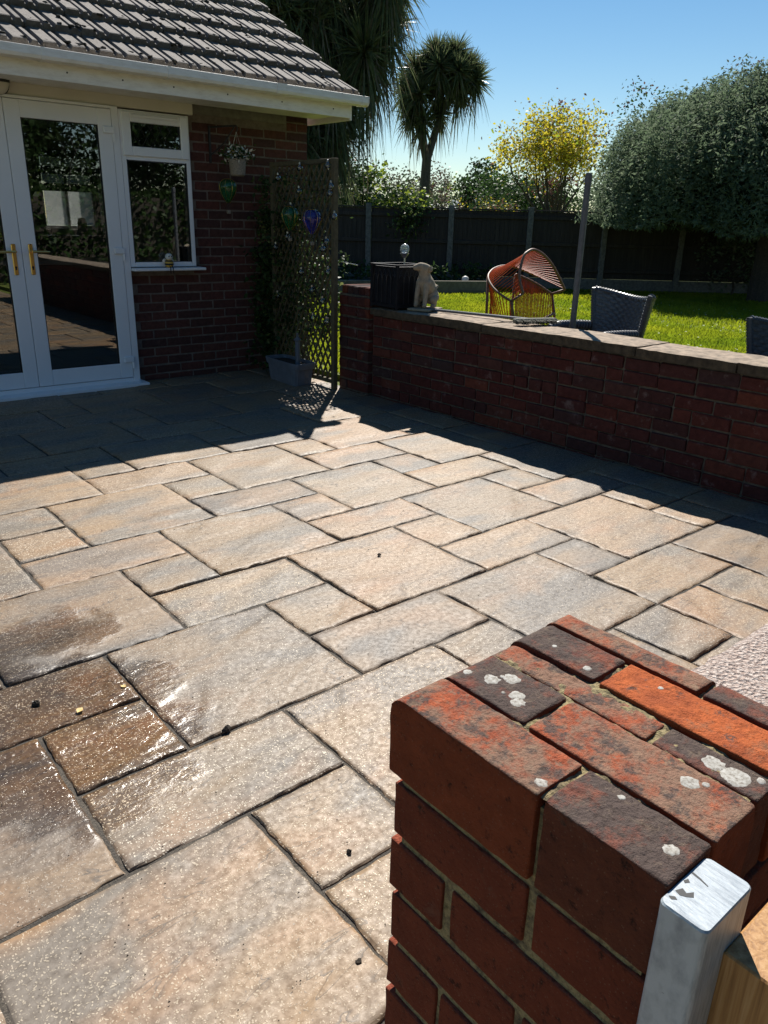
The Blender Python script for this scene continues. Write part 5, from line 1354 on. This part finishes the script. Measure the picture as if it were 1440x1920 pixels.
def cordyline(label, loc, forks, heads, L, seed, trunk_r, dead, per=150, wid=.05, down=.6):
    r_ = np.random.default_rng(seed); t = thing('cabbage_palm', label, 'palm tree', loc, 0, 'cabbage palms behind the fence')
    b = MB()
    for pts, r0, r1 in forks: b.tube(pts, list(np.linspace(r0, r1, len(pts))), 10)
    b.build('trunk', M['bark_palm'], t)
    Q = []; MI = []
    for (x, y, z, sc) in heads:
        q = sword_leaves(np.array([x, y, z]), per, L * sc, r_, wid, .5, 4, down); Q.append(q); MI.append((r_.random(len(q)) < .06).astype(int))
        if dead:
            q = sword_leaves(np.array([x, y, z - .15]), int(per * dead), L * sc * 1.05, r_, wid, -.7, 4, 1.5); Q.append(q); MI.append((r_.random(len(q)) < .3).astype(int))
    quads('crown', np.concatenate(Q), [M['leaf_palm'], M['leaf_palm_dry']], t, np.concatenate(MI))
    return t
# view-aligned axes of a distant thing, only used to write its branching down compactly
def spread(pts, dx=(.766, -.642), dy=(.642, .766)):
    return [(u * dx[0] + v * dy[0], u * dx[1] + v * dy[1], z) + tuple(rest) for (u, v, z, *rest) in pts]
rr = random.Random(12)
hd_ = spread([(.45, 0, 6.2, 1.0), (1.0, .2, 5.95, 1), (-.05, .3, 6.05, 1), (1.4, -.1, 5.55, 1), (1.2, 0, 5.85, 1), (.75, .1, 6.3, 1), (.15, 0, 6.25, 1), (.6, -.2, 5.5, 1), (-.2, .1, 5.7, 1), (-.6, .1, 5.5, 1), (.9, 0, 5.4, 1), (.85, -.4, 5.75, 1), (.25, -.4, 5.85, 1), (-.45, 0, 5.85, 1), (-.75, .2, 5.2, .95), (-.35, -.3, 5.1, 1), (.25, .2, 5.2, 1), (1.05, .3, 5.3, .9), (-.55, 0, 4.55, .85), (-.15, -.2, 4.35, .8), (.35, .1, 4.6, .75)])
cordyline('smaller slender cabbage palm with one bare trunk against the sky', (18.45, 19.95, 0),
          [(spread([(-.1, 0, -.1), (-.05, 0, 2), (0, 0, 3.3)]), .20, .15), (spread([(0, 0, 3.25), (-.15, 0, 3.8), (-.4, 0, 4.5), (-.35, 0, 5.4)]), .14, .09), (spread([(0, 0, 3.25), (.22, .1, 4.0), (.42, .1, 4.7), (1.05, .1, 5.4), (1.2, 0, 5.7)]), .13, .07), (spread([(.36, .1, 4.4), (.4, .2, 5.4), (.45, 0, 6.4)]), .10, .06)], hd_, .66, 5, .2, .22, 190, .05, .38)
hd2 = []
for k in range(56):
    u = rr.uniform(-1.45, 1.3); z = rr.uniform(3.3, 6.9); v = rr.uniform(-.7, .8)
    if z < 4.9 and u > .2: u = rr.uniform(-1.1, .15)
    hd2.append((u, v, z, rr.uniform(.85, 1.15)))
cordyline('huge shaggy cabbage palm with many heads rising behind the house corner', (12.65, 17.15, 0),
          [(spread([(-.3, .2, -.1), (-.3, .2, 1.5), (-.2, .2, 3.2)]), .28, .2)] + [(spread([(-.2, .2, 3.0), ((-.2 + h[0]) / 2, .2, (3.4 + h[2]) / 2), (h[0], h[1], h[2])]), .12, .06) for h in hd2[:16]], spread(hd2), .95, 6, .25, 1.2, 150, .06)

# yellow flowering tree beyond the fence
yt = thing('yellow_magnolia_tree', 'open branched tree with yellow blossom and young leaves beyond the fence', 'tree', (23.05, 18.4, 0))
r3 = np.random.default_rng(3); rr = random.Random(31); b = MB(); tips = []
b.tube([(0, 0, -.1), (.05, 0, .8), (0, 0, 1.5)], [.16, .13, .12], 8)
for k in range(9):
    a = .72 * k; limb(b, (0, 0, rr.uniform(.9, 1.5)), (math.cos(a) * .8, math.sin(a) * .8, rr.uniform(.5, 1.3)), 1.55, .07, 2, tips, .55, 4, .10, rr)
b.build('trunk', M['bark'], yt)
T = np.array([tuple(p) for p, d in tips]); n = 8200; ci = r3.integers(0, len(T), n); P = T[ci] + r3.normal(size=(n, 3)) * (.30, .30, .30)
quads('crown', leaves(n, P, .115, .6, .25, r=r3), [M['leaf_yellow'], M['leaf_lime'], M['leaf_brown']], yt, r3.choice(3, n, p=[.74, .14, .12]))
# the other trees and bushes beyond the fence
leafy_tree('bronze_tree', 'upright tree with bronze young leaves rising above the yellow tree', 'tree', (24.6, 19.6, 0), 6.0, .75, ['leaf_brown', 'leaf_red'], [.7, .3], 1300, .11, .07, 2.4, 41, clump=.22, nclump=34)
leafy_tree('thin_leafed_tree', 'thin leafed tree showing left of the dome shaped tree top', 'tree', (25.6, 17.3, 0), 6.1, 1.35, ['leaf_green', 'leaf_brown'], [.75, .25], 1100, .12, .08, 2.6, 42, clump=.3, nclump=34)
leafy_tree('bare_brown_tree', 'twiggy brown tree poking over the dome shaped tree at the right edge', 'tree', (27.6, 13.6, 0), 7.6, 1.5, ['leaf_brown', 'leaf_grey'], [.8, .2], 800, .11, .12, 3.5, 43, clump=.28, nclump=30)
leafy_tree('dark_shrub', 'dark glossy evergreen shrub above the fence beside the trellis', 'shrub', (14.2, 19.6, 0), 3.15, 1.25, ['leaf_dark', 'leaf_green'], [.8, .2], 5200, .13, .07, .8, 44, clump=.36, nclump=46)
leafy_tree('lime_shrub', 'lime green broad leaved shrub showing above the fence', 'shrub', (15.75, 19.35, 0), 2.75, .75, ['leaf_lime', 'leaf_green'], [.7, .3], 1500, .17, .05, .8, 45, clump=.24, nclump=30)
leafy_tree('pink_bud_tree', 'small bare tree with pinkish buds behind the shrubs by the large palm', 'tree', (15.6, 21.0, 0), 3.9, 1.25, ['leaf_red', 'leaf_grey'], [.7, .3], 900, .07, .06, 1.4, 46, clump=.35, nclump=40)
leafy_tree('ivy_clump', 'ivy clump hanging over the fence top near the slender palm', 'ivy', (12.6, 14.25, 0), 2.1, .55, ['leaf_dark', 'leaf_ivy', 'leaf_lime'], [.45, .35, .2], 1500, .11, .04, 1.3, 47, clump=.22, nclump=26)
P = np.stack([rng.normal(0, .22, 260), rng.normal(0, .10, 260), -np.abs(rng.normal(0, .28, 260))], 1)
iv = quads('trailing_ivy', leaves(260, P, .09, .7, -.4), [M['leaf_dark'], M['leaf_ivy']], None, (rng.random(260) < .35).astype(int), loc=(12.42, 13.80, 1.72)); tag(iv, 'trail of ivy leaves hanging down the dark fence face', 'ivy')
leafy_tree('grey_willow_tree', 'pale hazy tree far off just left of the slender palm trunk', 'tree', (33.5, 39.5, 0), 4.6, 2.2, ['leaf_grey', 'leaf_green'], [.65, .35], 2600, .2, .15, 1.5, 48, clump=.5)
leafy_tree('bare_birch_tree', 'pale bare twiggy tree far off just right of the slender palm trunk', 'tree', (38.5, 40.8, 0), 5.0, 1.4, ['leaf_grey', 'leaf_brown'], [.75, .25], 1500, .2, .12, 1.5, 49, clump=.4)
leafy_tree('conifer_tree', 'small dark pointed conifer on the far skyline', 'conifer', (45.7, 47.0, 0), 5.4, .9, ['leaf_dark'], [1], 2600, .24, .12, .6, 50, clump=.22, shape=lambda p: (p[0] ** 2 + p[1] ** 2) ** .5 < (1 - p[2]) * .55, nclump=90)
leafy_tree('bright_green_tree', 'olive green tree far off below the small pointed conifer', 'tree', (41.2, 42.0, 0), 4.3, 1.5, ['leaf_green', 'leaf_lime'], [.7, .3], 2200, .2, .12, 1.2, 51, clump=.4)
leafy_tree('dark_poplar_tree', 'dark green tree of upright plumes left of the yellow tree', 'tree', (35.6, 33.9, 0), 5.1, 1.35, ['leaf_dark', 'leaf_green'], [.8, .2], 4200, .22, .14, 1.0, 52, clump=.4, nclump=50)
leafy_tree('green_rounded_tree', 'mid green rounded tree partly behind the yellow tree', 'tree', (28.9, 25.9, 0), 3.9, 1.5, ['leaf_green'], [1], 4200, .16, .12, .8, 53, clump=.4, nclump=56)
leafy_tree('dark_hedge_tree', 'dark evergreen filling the gap under the yellow tree branches', 'tree', (26.4, 22.3, 0), 3.2, 2.2, ['leaf_dark', 'leaf_green'], [.8, .2], 5200, .16, .12, .6, 54, clump=.45, nclump=60)
leafy_tree('ochre_shrub', 'low ochre shrub above the fence right of the slender palm', 'shrub', (19.3, 17.9, 0), 2.18, .9, ['leaf_yellow', 'leaf_brown', 'leaf_green'], [.2, .4, .4], 1300, .09, .05, .9, 55, clump=.2, sq=1.6)
leafy_tree('silvery_shrub', 'pale leaved shrub in shade behind the trunk of the dome shaped tree', 'shrub', (17.75, 8.85, 0), 1.45, .75, ['leaf_pear', 'leaf_grey'], [.6, .4], 1900, .10, .03, .3, 56, clump=.2)
rr = random.Random(77)
HZ = [(49, 53, 4.6, 'leaf_green'), (55, 52, 4.9, 'leaf_grey'), (52, 43, 4.4, 'leaf_green'), (58, 41, 5.4, 'leaf_dark'), (60, 33, 5.2, 'leaf_green'), (57, 26, 5.0, 'leaf_dark'), (47, 60, 4.8, 'leaf_dark'), (40, 55, 5.2, 'leaf_grey')]
LB = ['green tree on the far skyline behind the slender palm', 'pale tree on the far skyline behind the pointed conifer', 'green tree on the skyline behind the white gable', 'dark tree on the skyline behind the upright plumes', 'green tree on the skyline behind the yellow blossom', 'dark tree far beyond the dome shaped tree', 'dark tree on the skyline behind the dark shrub', 'pale tree on the skyline behind the pinkish buds']
for i, (x, y, h, m_) in enumerate(HZ): leafy_tree('distant_tree', LB[i], 'tree', (x, y, 0), h, 2.6, [m_, 'leaf_green'], [.75, .25], 1900, .3, .16, 1.2, 60 + i, 'trees along the far skyline', clump=.6)

# two white houses far behind the fence
def far_house(label, loc, rz, w_, d_, h, rh):
    t = thing('distant_house', label, 'house', loc, rz, 'houses far beyond the fence')
    b = MB(); b.box(-w_ / 2, w_ / 2, -d_ / 2, d_ / 2, -.1, h); b.add([(-w_ / 2, -d_ / 2, h), (-w_ / 2, d_ / 2, h), (-w_ / 2, 0, h + rh), (w_ / 2, -d_ / 2, h), (w_ / 2, d_ / 2, h), (w_ / 2, 0, h + rh)], [(0, 2, 1), (3, 4, 5)]); b.build('wall', M['render_white'], t)
    b = MB(); e = .3; q = [(-w_ / 2 - e, -d_ / 2 - e, h - e * rh / (d_ / 2)), (w_ / 2 + e, -d_ / 2 - e, h - e * rh / (d_ / 2)), (w_ / 2 + e, 0, h + rh + .05), (-w_ / 2 - e, 0, h + rh + .05), (w_ / 2 + e, d_ / 2 + e, h - e * rh / (d_ / 2)), (-w_ / 2 - e, d_ / 2 + e, h - e * rh / (d_ / 2))]
    q2 = [(x, y, z + .12) for x, y, z in q]
    b.add(q + q2, [(0, 1, 2, 3)[::-1], (3, 2, 4, 5)[::-1], (6, 7, 8, 9), (9, 8, 10, 11), (0, 6, 7, 1), (4, 10, 11, 5), (0, 3, 9, 6), (3, 5, 11, 9), (1, 7, 8, 2), (2, 8, 10, 4)]); b.build('roof', M['render_white'] if rh < 1 else M['roof_grey'], t)
    b = MB(); b.box(-.5, .5, -d_ / 2 - .03, -d_ / 2 + .02, .9, 1.9); f_ = b.build('window', M['upvc'], t); b = MB(); b.box(-.42, .42, -d_ / 2 - .036, -d_ / 2 - .031, .98, 1.82); b.build('pane', M['rubber'], f_)
    return t
far_house('far white house with a bright roof slope beside the upright dark tree', (39.6, 38.2, 0), R(-30), 2.2, 3.0, 1.7, .98)
far_house('long low white outbuilding far behind the slender palm trunk', (41.2, 43.9, 0), R(-42), 3.4, 2.4, 2.1, .5)

# greenery round the garden behind the photographer, met in the door and window glass
leafy_tree('reflected_tree', 'tall yellow green garden tree mirrored in the patio door glass', 'tree', (3.6, -4.6, 0), 2.6, 1.3, ['leaf_lime', 'leaf_green'], [.4, .6], 6000, .09, .09, .6, 80, clump=.3)
for i, (x, y, h) in enumerate(((-2.6, -5.6, 5.2), (-.2, -6.4, 5.6), (2.2, -6.9, 5.8), (4.7, -6.5, 5.4), (7.2, -6.6, 5.6), (9.8, -6.0, 5.3), (12.4, -5.2, 5.2))):
    leafy_tree('screen_tree', ('dark evergreen mirrored in the left patio door, the leftmost of the screen trees', 'dark evergreen second from the left among the mirrored screen trees', 'dark evergreen third from the left among the mirrored screen trees', 'dark evergreen in the middle of the mirrored screen trees', 'dark evergreen just right of the middle mirrored screen tree', 'dark evergreen second from the right among the mirrored screen trees', 'dark evergreen mirrored in the window, the rightmost of the screen trees')[i], 'tree', (x, y, 0), h, 1.9, ['leaf_dark', 'leaf_green'], [.7, .3], 15000, .13, .12, .4, 81 + i, 'screen trees mirrored in the glass', clump=.42, nclump=110)

# small litter on the slabs
def clod(x, y, s_, mat, name, label, cat, grp=None, z=.004):
    n_ = 14; b = MB(); rr = random.Random(int(x * 1000 + y * 77)); prof = [(.5, -.3), (1, .0), (.8, .45), (.3, .7)]
    b.lathe([(r_ * s_, zz * s_) for r_, zz in prof], 9); b.v = [(p[0] * rr.uniform(.7, 1.25), p[1] * rr.uniform(.6, 1.1), p[2] * rr.uniform(.7, 1.3)) for p in b.v]
    o = b.build(name, mat, None, False, (x, y, z)); o.rotation_euler = (0, 0, rr.uniform(0, 6)); return tag(o, label, cat, grp)
GC = 'crumbs of soil on the paving'
for x, y, s_, lb in ((.484, 2.124, .014, 'dark soil crumb on the wet brown slab'), (.863, 1.672, .015, 'dark soil crumb by the joint of the big buff slab'), (.857, 1.095, .008, 'dark soil crumb on the buff slab near the pillar'),
                     (1.993, 2.358, .010, 'dark soil crumb in the middle of the paving'), (.70, .86, .007, 'dark soil crumb on the nearest slab')):
    clod(x, y, s_, M['soil'], 'soil_crumb', lb, 'soil crumb', GC)
def fallen(x, y, s_, rz, lb):
    b = MB(); n_ = 7; vs = []; fs = []
    for i in range(n_):
        t = i / (n_ - 1); w_ = math.sin(math.pi * min(.98, t + .02)) * .42; vs += [(t - .5, -w_, .10 + .25 * w_), (t - .5, 0, .02 + .2 * t * t), (t - .5, w_, .14 + .3 * w_)]
    for i in range(n_ - 1):
        for e in (0, 1): fs.append((i * 3 + e, (i + 1) * 3 + e, (i + 1) * 3 + e + 1, i * 3 + e + 1))
    b.add([tuple(c * s_ for c in v) for v in vs], fs); o = b.build('fallen_petal', M['dry_leaf'], None, True, (x, y, .004)); o.rotation_euler = (0, 0, rz); tag(o, lb, 'petal', 'fallen petals on the wet slab')
fallen(.572, 2.012, .024, .6, 'curled yellow petal on the wet brown slab by the joint'); fallen(.72, 2.054, .020, 2.0, 'curled yellow petal near the corner of the wet slab')
n = 900; P = np.stack([rng.uniform(-.2, 2.6, n), rng.uniform(.6, 3.4, n), np.full(n, .003)], 1); r_ = rng.uniform(.0012, .0034, (n, 1)); z_ = 0 * r_
V4 = np.stack([P + np.concatenate([r_, z_, z_], 1), P + np.concatenate([z_, r_ * .7, r_ * .8], 1), P - np.concatenate([r_, z_, z_], 1), P - np.concatenate([z_, r_ * .6, -r_ * .2], 1)], 1)
stuff(tag(quads('grit', V4, M['soil']), 'tiny dark specks of grit and seed scattered on the near slabs', 'grit'))
# dense hedge under the screen trees
hedge = thing('hedge', 'long clipped dark hedge mirrored low in the patio door and window glass', 'hedge', (4.5, -4.9, 0))
n = 16000; P = np.stack([rng.uniform(-9, 9.5, n), rng.normal(0, .28, n), rng.uniform(.05, 1.9, n)], 1); quads('foliage', leaves(n, P, .15, .6, 0), [M['leaf_dark'], M['leaf_green']], hedge, (rng.random(n) < .3).astype(int))
b = MB(); b.box(-9, 9.5, -.12, .12, -.1, 1.75); b.build('inner_twigs', M['bark'], hedge)
